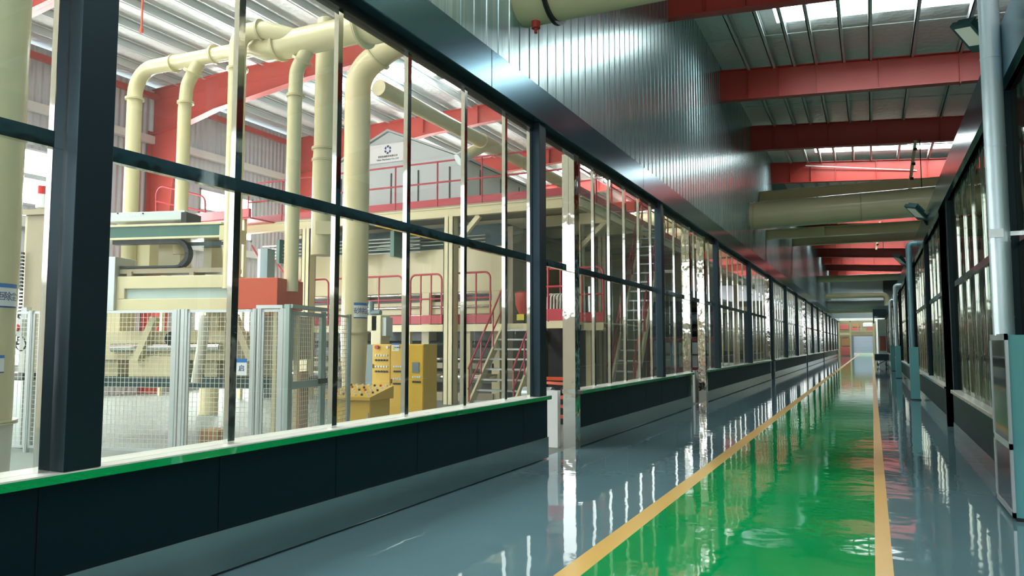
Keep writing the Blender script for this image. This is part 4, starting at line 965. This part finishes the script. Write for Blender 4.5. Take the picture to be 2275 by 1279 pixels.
for x, y in ((-9.6, YM+0.06), (-14.2, YM+0.06), (XM1-0.9, 18.8), (XM1-0.9, 20.9), (XM1-0.2, 27.2), (XM1-0.2, 33.5), (-9.6, 24), (XM1-0.2, 40)):
    mb = MB(); s = 0.14; mb.box(x-s, x+s, y-s, y-s+0.02, 0, 4.72); mb.box(x-s, x+s, y+s-0.02, y+s, 0, 4.72); mb.box(x-0.012, x+0.012, y-s, y+s, 0, 4.72); mb.box(x-s, x-s+0.02, y-s, y+s, 0, 4.72); mb.box(x+s-0.02, x+s, y-s, y+s, 0, 4.72)
    mb.build('column', 'cream', t)
for a, b_ in (((-9.6, YM+0.1, 3.9), (-8.8, YM+0.1, 4.72)), ((XM1-0.9, 18.8, 4.0), (XM1-0.1, 18.8, 4.72)), ((XM1-0.2, 27.2, 3.6), (XM1-0.2, 28.4, 4.72))):
    mb = MB(); mb.bar(a, b_, 0.12, 0.12); mb.build('knee_brace', 'cream', t)
# gabled exhaust hood
t = thing('exhaust_hood', 'pale grey gabled exhaust hood with dark panel joints on top of the mezzanine', 'hood', (-12.2, 17.5, 5.02))
xl, xr, xc, ze, za = -14.5, -9.85, -12.2, 6.52, 7.5
mb = MB(); mb.prism([(xl, 5.02), (xr, 5.02), (xr, ze), (xc, za), (xl, ze)], 'y', 17.5, 27); mb.build('body', 'grey_panel', t)
mb = MB()
for s in (1, -1):
    e = xr if s > 0 else xl
    mb.prism([(xc, za+0.01), (e+0.12*s, ze-0.03), (e+0.12*s, ze+0.03), (xc, za+0.07)], 'y', 17.42, 27.05)
mb.build('roof_sheet', 'galv', t)
mb = MB()
for x in (-13.85, -13.1, -12.1, -11.2, -10.2): mb.box(x-0.02, x+0.02, 17.485, 17.5, 5.1, 6.3)
for y in (18.6, 19.9, 21.2, 22.5): mb.box(xr, xr+0.012, y-0.025, y+0.025, 5.1, 6.4)
mb.build('panel_joint', 'black', t)
s_ = thing('company_sign', 'white company sign with a blue ring logo on the gabled hood', 'sign', (-12.23, 17.46, 6.89))
mb = MB(); mb.box(-12.9, -11.56, 17.455, 17.485, 6.62, 7.16); mb.build('board', 'sign_white', s_)
mb = MB(); mb.box(-12.9, -11.56, 17.45, 17.49, 6.61, 6.63); mb.box(-12.9, -11.56, 17.45, 17.49, 7.15, 7.17); mb.box(-11.57, -11.55, 17.45, 17.49, 6.61, 7.17); mb.box(-12.91, -12.89, 17.45, 17.49, 6.61, 7.17); mb.build('frame', 'alu', s_)
mb = MB(); cx, cz, n = -12.2, 6.98, 6
for i in range(n):
    a0 = 2*math.pi*i/n + 0.10; a1 = 2*math.pi*(i+1)/n - 0.28; poly = []
    for j in range(6): a = a0 + (a1-a0)*j/5; poly.append((cx+0.115*math.cos(a), cz+0.125*math.sin(a)))
    poly.append((cx+0.066*math.cos(a1+0.22), cz+0.07*math.sin(a1+0.22))); poly.append((cx+0.066*math.cos(a0+0.1), cz+0.07*math.sin(a0+0.1)))
    mb.prism(poly, 'y', 17.449, 17.454)
mb.build('ring_logo', 'dark_blue', s_)
lettering('亚联机械股份有限公司', 0.066, 'black', s_, (-12.2, 17.452, 6.79), (1, 0, 0), (0, 0, 1)); lettering('Yalian Machinery Co., Ltd.', 0.072, 'black', s_, (-12.2, 17.452, 6.705), (1, 0, 0), (0, 0, 1))
# lower service platform with stairs
t = thing('service_platform', 'low cream service platform with crimson railings in front of the press', 'platform', (-10, YL, 0))
mb = MB(); mb.box(-16.2, -5.6, YL, 20.5, 1.97, 2.0); mb.box(-16.2, -5.6, YL-0.02, YL+0.02, 1.82, 2.0); mb.box(-16.2, -5.6, YL-0.05, YL+0.05, 1.82, 1.845); mb.build('deck', 'cream', t)
for x in (-15.5, -13, -11.0, -9.2, -6.0): mb = MB(); mb.box(x-0.06, x+0.06, YL+0.05, YL+0.17, 0, 1.82); mb.build('leg', 'cream', t)
for a, b_ in ((-16.0, -13.6), (-13.4, -11.15), (-10.9, -9.95), (-9.75, -8.55), (-7.2, -5.6)):
    loop = rounded([(a, YL, 2.02), (a, YL, 3.3), (b_, YL, 3.3), (b_, YL, 2.02)], 0.16, 6)
    mb = MB(); mb.tube(loop, 0.026, 10); mb.cyl((a, YL, 2.66), (b_, YL, 2.66), 0.022, 10); mb.build('rail_loop', 'red_rail', t, smooth=True)
    for i in range(1, 3): x = a + (b_-a)*i/3; mb = MB(); mb.cyl((x, YL, 2.0), (x, YL, 3.3), 0.022, 10); mb.build('rail_post', 'red_rail', t, smooth=True)
    mb = MB(); mb.box(a, b_, YL-0.012, YL, 2.02, 2.24); mb.build('toe_board', 'red_rail', t)
def stair(name, label, x0, x1, yb, yt, zt, steps, group, rail=True):
    t = thing(name, label, 'stair', ((x0+x1)/2, yb, 0), group)
    for x in (x0, x1):
        mb = MB(); mb.bar((x, yb, 0.05), (x, yt, zt), 0.05, 0.2); mb.build('stringer', 'cream', t)
    for i in range(1, steps+1):
        f = i/(steps+0.5); mb = MB(); mb.box(x0+0.03, x1-0.03, yb+(yt-yb)*f-0.1, yb+(yt-yb)*f+0.1, zt*f-0.02, zt*f+0.02); mb.build('tread', 'galv', t)
    if rail:
        for x in (x0, x1):
            mb = MB(); mb.tube([(x, yb, 0.95), (x, yt, zt+1.05)], 0.022, 10); mb.build('handrail', 'red_rail', t, smooth=True)
            mb = MB(); mb.tube([(x, yb, 0.5), (x, yt, zt+0.55)], 0.018, 10); mb.build('middle_rail', 'red_rail', t, smooth=True)
            for f in (0.02, 0.33, 0.66, 0.98): mb = MB(); mb.cyl((x, yb+(yt-yb)*f, zt*f), (x, yb+(yt-yb)*f, zt*f+0.95+0.1*f), 0.02, 8); mb.build('rail_post', 'red_rail', t, smooth=True)
    return t
stair('service_stair', 'cream service stair with crimson handrails leading up to the low platform', -8.15, -7.05, 14.85, YL, 1.95, 8, 'stairs')
stair('mezzanine_stair', 'steep cream stair rising behind the second glazed bay to the mezzanine', -6.0, -5.35, 18.2, 21.6, 4.95, 18, 'stairs')
# the press itself
t = thing('press_machine', 'long cream and dark board press under the mezzanine with chrome rollers', 'machine', (-12, 17.6, 0))
mb = MB(); mb.box(-16, -8.6, 17.75, 34, 2.9, 4.1); mb.box(-16, -8.6, 17.75, 18.0, 2.3, 2.65); mb.build('upper_body', 'cream', t, bevel=0.02)
mb = MB(); mb.box(-15.8, -8.7, 17.85, 34, 4.1, 4.7); mb.build('dark_band', 'teal_dark', t)
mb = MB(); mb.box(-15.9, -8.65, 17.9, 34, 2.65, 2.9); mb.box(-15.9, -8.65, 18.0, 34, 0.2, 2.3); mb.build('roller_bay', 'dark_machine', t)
for z in (4.22, 4.31, 4.40): mb = MB(); mb.cyl((-16, 17.7, z), (-9.2, 17.7, z), 0.02, 8); mb.build('conduit', 'chrome', t, smooth=True)
for z, r in ((2.86, 0.04), (2.50, 0.045), (1.5, 0.09), (0.62, 0.16), (1.1, 0.05)):
    mb = MB(); mb.cyl((-15.6, 17.72, z), (-8.8, 17.72, z), r, 16); mb.build('roller', 'chrome' if z != 1.5 else 'black', t, smooth=True)
mb = MB()
for x in (-15.6, -13.2, -11.0, -8.85): mb.box(x-0.12, x+0.12, 17.6, 18.1, 0, 2.9)
mb.build('side_frame', 'cream', t, bevel=0.01)
mb = MB(); mb.box(-15.4, -8.9, 17.55, 18.0, 0.0, 0.22); mb.box(-15.4, -8.9, 17.6, 18.0, 0.85, 1.0); mb.build('bed_beam', 'cream_dark', t)
mb = MB(); mb.box(-8.6, -8.45, 17.8, 34, 0.3, 4.6); mb.build('side_wall', 'cream_dark', t)
for k in range(9):
    y = 22.5 + 1.35*k
    mb = MB(); mb.box(-8.45, -7.3, y-0.14, y+0.14, 0, 0.9); mb.box(-8.45, -7.3, y-0.14, y+0.14, 3.3, 4.4); mb.box(-7.75, -7.3, y-0.14, y+0.14, 0.9, 3.3); mb.build('press_frame', 'cream', t, bevel=0.01)
    mb = MB(); mb.cyl((-8.0, y, 2.5), (-8.0, y, 3.3), 0.16, 16); mb.build('cylinder', 'chrome', t, smooth=True)
# oil hoses and pipe rack between the press and the hopper
t = thing('pipe_rack', 'bundle of thin hydraulic pipes on brackets under the mezzanine edge', 'pipes', (-14, 16.9, 4.3))
for i in range(5): mb = MB(); mb.cyl((-16.3, 16.9+0.02*i, 4.0+0.1*i), (-11.0, 17.3, 4.0+0.1*i), 0.022, 8); mb.build('pipe', 'galv', t, smooth=True)
for x in (-15.6, -13.2, -11.6): mb = MB(); mb.box(x-0.06, x+0.06, 16.85, 17.45, 3.85, 4.55); mb.build('bracket', 'green_grey', t)
t = thing('support_leg', 'grey steel column with white edge under the left end of the mezzanine', 'column', (-15.9, 16.2, 0))
a = at(583, 600, Y=16.3).x; b_ = at(596, 600, Y=16.3).x
mb = MB(); mb.box(a, b_+0.05, 16.2, 16.5, 0, 4.2); mb.build('post', 'blue_steel', t)
mb = MB(); mb.box(a-0.09, a, 16.2, 16.5, 0, 4.2); mb.build('edge_strip', 'white', t)
for k, (pa, pb) in enumerate((((560, 545), (615, 640)), ((610, 575), (640, 620)), ((640, 600), (672, 665)))):
    a = at(*pa, Y=17.6+0.01*k); b_ = at(*pb, Y=17.6+0.01*k); mb = MB(); mb.cyl(a, b_, 0.03, 8)
    mb.build('diagonal_brace', 'red_rail', label='slanting crimson brace behind the drop pipes, %s from the left' % ORD[k], cat='brace', group='slanting braces')
t = thing('slanted_chute', 'cream slanted chute behind the red box', 'chute', (-14, 18, 2))
mb = MB(); mb.bar(at(648, 640, Y=18.5), at(672, 555, Y=18.5), 0.3, 0.4); mb.build('chute', 'cream', t)
t = thing('slanted_elbow', 'pale cream elbow pipe seen between gantry and mezzanine', 'pipe', (-15, 15, 3))
mb = MB(); mb.tube(rounded([Vector((at(472, 612, Y=12).x, 12, 0)), at(472, 612, Y=12), at(486, 575, Y=12), at(510, 545, Y=12)], 0.3), 0.2, 18); mb.build('pipe', 'cream_duct', t, smooth=True)
# catwalk loop railings on the far left
t = thing('left_catwalk', 'crimson catwalk railing seen between the near column and the first mullion', 'railing', (-17, 15.5, 5))
loop = rounded([at(347, 480, Y=15.5), at(347, 410, Y=15.5), at(456, 437, Y=15.5), at(456, 490, Y=15.5)], 0.25, 6)
mb = MB(); mb.tube(loop, 0.03, 8); mb.tube([at(347, 447, Y=15.5), at(456, 470, Y=15.5)], 0.026, 8); mb.build('rail_loop', 'red_rail', t, smooth=True)
mb = MB(); a = at(345, 493, Y=15.5); b_ = at(555, 492, Y=15.5); mb.box(a.x, b_.x, 15.45, 15.55, a.z-0.12, a.z+0.12); mb.box(a.x, b_.x, 15.5, 17.5, a.z-0.16, a.z-0.12); mb.build('toe_board', 'red_rail', t)
mb = MB(); mb.box(a.x+0.2, a.x+0.3, 15.6, 15.7, 0, a.z-0.14); mb.box(b_.x-0.4, b_.x-0.3, 15.6, 15.7, 0, a.z-0.14); mb.build('leg', 'cream', t)

# ---- things beyond the doorways and in the second glazed bay
t = thing('fire_extinguisher', 'green banded extinguisher bottle on the low platform beside the red horn box', 'extinguisher', (-6.8, 17.0, 2.0))
q = at(1182, 690, Y=17.0)
mb = MB(); mb.cyl((q.x, 17, 2.0), (q.x, 17, 3.05), 0.07, 16); mb.build('bottle', 'black', t, smooth=True)
mb = MB(); mb.cyl((q.x, 17, 2.75), (q.x, 17, 2.9), 0.073, 16); mb.cyl((q.x, 17, 2.35), (q.x, 17, 2.45), 0.073, 16); mb.build('band', 'sign_yellow', t, smooth=True)
mb = MB(); mb.tube(rounded([(q.x, 17, 3.05), (q.x, 17, 3.2), (q.x+0.12, 16.95, 3.15)], 0.05), 0.025, 8); mb.build('valve', 'black', t, smooth=True)
t = thing('red_horn', 'rounded red box with a yellow tag on the low platform behind the glass', 'box', (-7.4, 17.4, 2.0))
q = at(1164, 672, Y=17.4)
mb = MB(); mb.tube([(q.x, 17.4, q.z+0.28), (q.x, 17.4, q.z+0.24), (q.x, 17.4, q.z-0.05), (q.x, 17.4, q.z-0.3)], [0.14, 0.22, 0.22, 0.12], 18); mb.build('body', 'red', t, smooth=True)
mb = MB(); mb.box(q.x-0.1, q.x+0.1, 17.18, 17.2, q.z-0.45, q.z-0.3); mb.build('tag', 'sign_yellow', t)
mb = MB(); mb.cyl((q.x, 17.4, 2.0), (q.x, 17.4, q.z-0.28), 0.03, 8); mb.build('stand', 'black', t)
t = thing('guard_rail', 'orange floor guard rail just inside the first open doorway', 'railing', (-5.6, 12.4, 0))
ya = 12.6; a = at(1200, 900, Y=ya).x; b_ = at(1257, 900, Y=ya).x
for x in (a, b_): mb = MB(); mb.box(x-0.025, x+0.025, ya-0.025, ya+0.025, 0, 0.86); mb.build('post', 'orange_red', t)
for py in (841, 882, 925, 957): q = at(1240, py, Y=ya); mb = MB(); mb.box(a, b_, ya-0.02, ya+0.02, q.z-0.03, q.z+0.03); mb.build('rail', 'orange_red', t)
for py in (855, 905):
    q = at(1240, py, Y=ya+0.3); mb = MB(); mb.bar((a-0.3, ya+1.0, q.z), (b_, ya, q.z+0.04), 0.03, 0.05); mb.build('side_rail', 'orange_red', t)
t = thing('pump_unit', 'dark pump set with a silver motor standing behind the orange guard rail', 'machine', (-5.8, 13.6, 0))
mb = MB(); mb.box(-6.6, -5.2, 13.3, 14.2, 0, 0.3); mb.build('base', 'black', t)
mb = MB(); mb.cyl((-6.2, 13.6, 0.5), (-5.6, 13.6, 0.5), 0.17, 16); mb.build('motor', 'galv', t, smooth=True)
mb = MB(); mb.tube(rounded([(-5.5, 13.6, 0.5), (-5.3, 13.6, 0.7), (-5.3, 14.0, 0.9)], 0.1), 0.05, 10); mb.build('hose', 'black', t, smooth=True)
t = thing('side_platform', 'dark machine bay with crimson rails seen through the first open doorway', 'platform', (-5.9, 16.2, 0))
mb = MB(); mb.box(-7.0, -6.1, 15.6, 17.0, 1.95, 2.02); mb.box(-7.0, -6.1, 15.57, 15.6, 1.85, 2.02); mb.build('deck', 'cream', t)
mb = MB(); mb.box(-7.0, -6.1, 15.56, 15.57, 2.02, 2.28); mb.build('toe_board', 'red_rail', t)
for z in (2.78, 3.3): mb = MB(); mb.cyl((-7.0, 15.58, z), (-6.1, 15.58, z), 0.026, 8); mb.build('rail', 'red_rail', t, smooth=True)
for x in (-6.95, -6.52, -6.13): mb = MB(); mb.cyl((x, 15.58, 2.0), (x, 15.58, 3.3), 0.024, 8); mb.build('rail_post', 'red_rail', t, smooth=True)
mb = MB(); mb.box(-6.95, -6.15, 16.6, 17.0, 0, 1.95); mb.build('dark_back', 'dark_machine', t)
mb = MB(); mb.box(-6.85, -6.77, 15.62, 15.7, 0, 1.95); mb.box(-6.18, -6.1, 15.62, 15.7, 0, 1.95); mb.build('leg', 'cream', t)
mb = MB()
for i in range(5): mb.tube(rounded([(-6.8+0.08*i, 16.2, 2.1), (-6.7+0.08*i, 16.0, 2.75), (-6.55+0.06*i, 16.3, 2.5)], 0.15), 0.025, 8)
mb.build('hose', 'hose', t, smooth=True)
# rolls and sacks in the second doorway
for k, (z, mat) in enumerate(((2.35, 'blue_steel'), (1.95, 'dark_machine'), (2.78, 'black'))):
    mb = MB(); mb.cyl((-7.0, 26.0, z), (-4.8, 26.0, z), 0.2, 20); mb.build('steel_roll', mat, smooth=True, label='dark horizontal roll on the rack beyond the second doorway, %s' % ['middle', 'lowest', 'topmost'][k], cat='roll', group='rolls beyond the second doorway')
t = thing('roll_rack', 'dark rack with crimson edges carrying the rolls beyond the second doorway', 'rack', (-5.9, 26.2, 0))
mb = MB()
for x in (-7.05, -4.75): mb.box(x-0.05, x+0.05, 25.8, 26.4, 0, 3.1)
mb.build('frame', 'red_rail', t)
mb = MB(); mb.box(-7.0, -4.8, 25.75, 26.4, 0.62, 0.7); mb.box(-7.0, -4.8, 25.75, 26.4, 1.62, 1.7); mb.build('shelf', 'red_rail', t)
for k in range(2):
    mb = MB()
    for i in range(9): mb.box(-6.9+0.23*i, -6.72+0.23*i, 25.8, 26.3, 0.72+0.45*k, 1.1+0.45*k)
    mb.build('ribbed_crate', 'galv', label='pale ribbed crate on the rack beyond the second doorway, %s' % ('lower' if k == 0 else 'upper'), cat='crate', group='ribbed crates')
# cross ducts of the hall seen through the second bay
for k, (z, y) in enumerate(((5.9, 36), (6.7, 36), (7.5, 36))):
    mb = MB(); mb.cyl((-18, y, z), (-4.3, y, z), 0.4, 24); mb.build('hall_cross_duct', 'cream_duct', smooth=True, label='horizontal cream duct crossing the hall behind the second glazed bay, %s' % ['lowest', 'middle', 'topmost'][k], cat='duct', group='stacked hall ducts')
# long run of further machine frames down the hall
for k in range(8):
    y = 44 + 6.0*k
    t = thing('conveyor_station', 'conveyor station behind the far left glazing, %s beyond the press' % ORD[k], 'machine', (-7, y, 0), 'conveyor stations')
    for x in (-9.0, -5.6):
        mb = MB(); mb.box(x-0.12, x+0.12, y-0.12, y+0.12, 0, 3.9); mb.build('post', 'cream', t)
    mb = MB(); mb.box(-9.1, -5.5, y-0.15, y+0.15, 3.6, 3.9); mb.build('cross_head', 'cream', t)
    mb = MB(); mb.box(-9.0, -5.6, y-2.4, y+2.4, 0.5, 1.15); mb.box(-9.6, -6.0, y-1.6, y+1.6, 1.15, 3.2); mb.box(-10.0, -8.6, y-2.4, y+2.4, 1.15, 4.4); mb.build('body', ('dark_machine', 'cream_dark', 'teal_dark', 'blue_steel')[k % 4], t, bevel=0.03)
    for z in (2.3, 2.7): mb = MB(); mb.cyl((-5.6, y-2.3, z), (-5.6, y+2.3, z), 0.03, 8); mb.build('rail', 'red_rail', t, smooth=True)
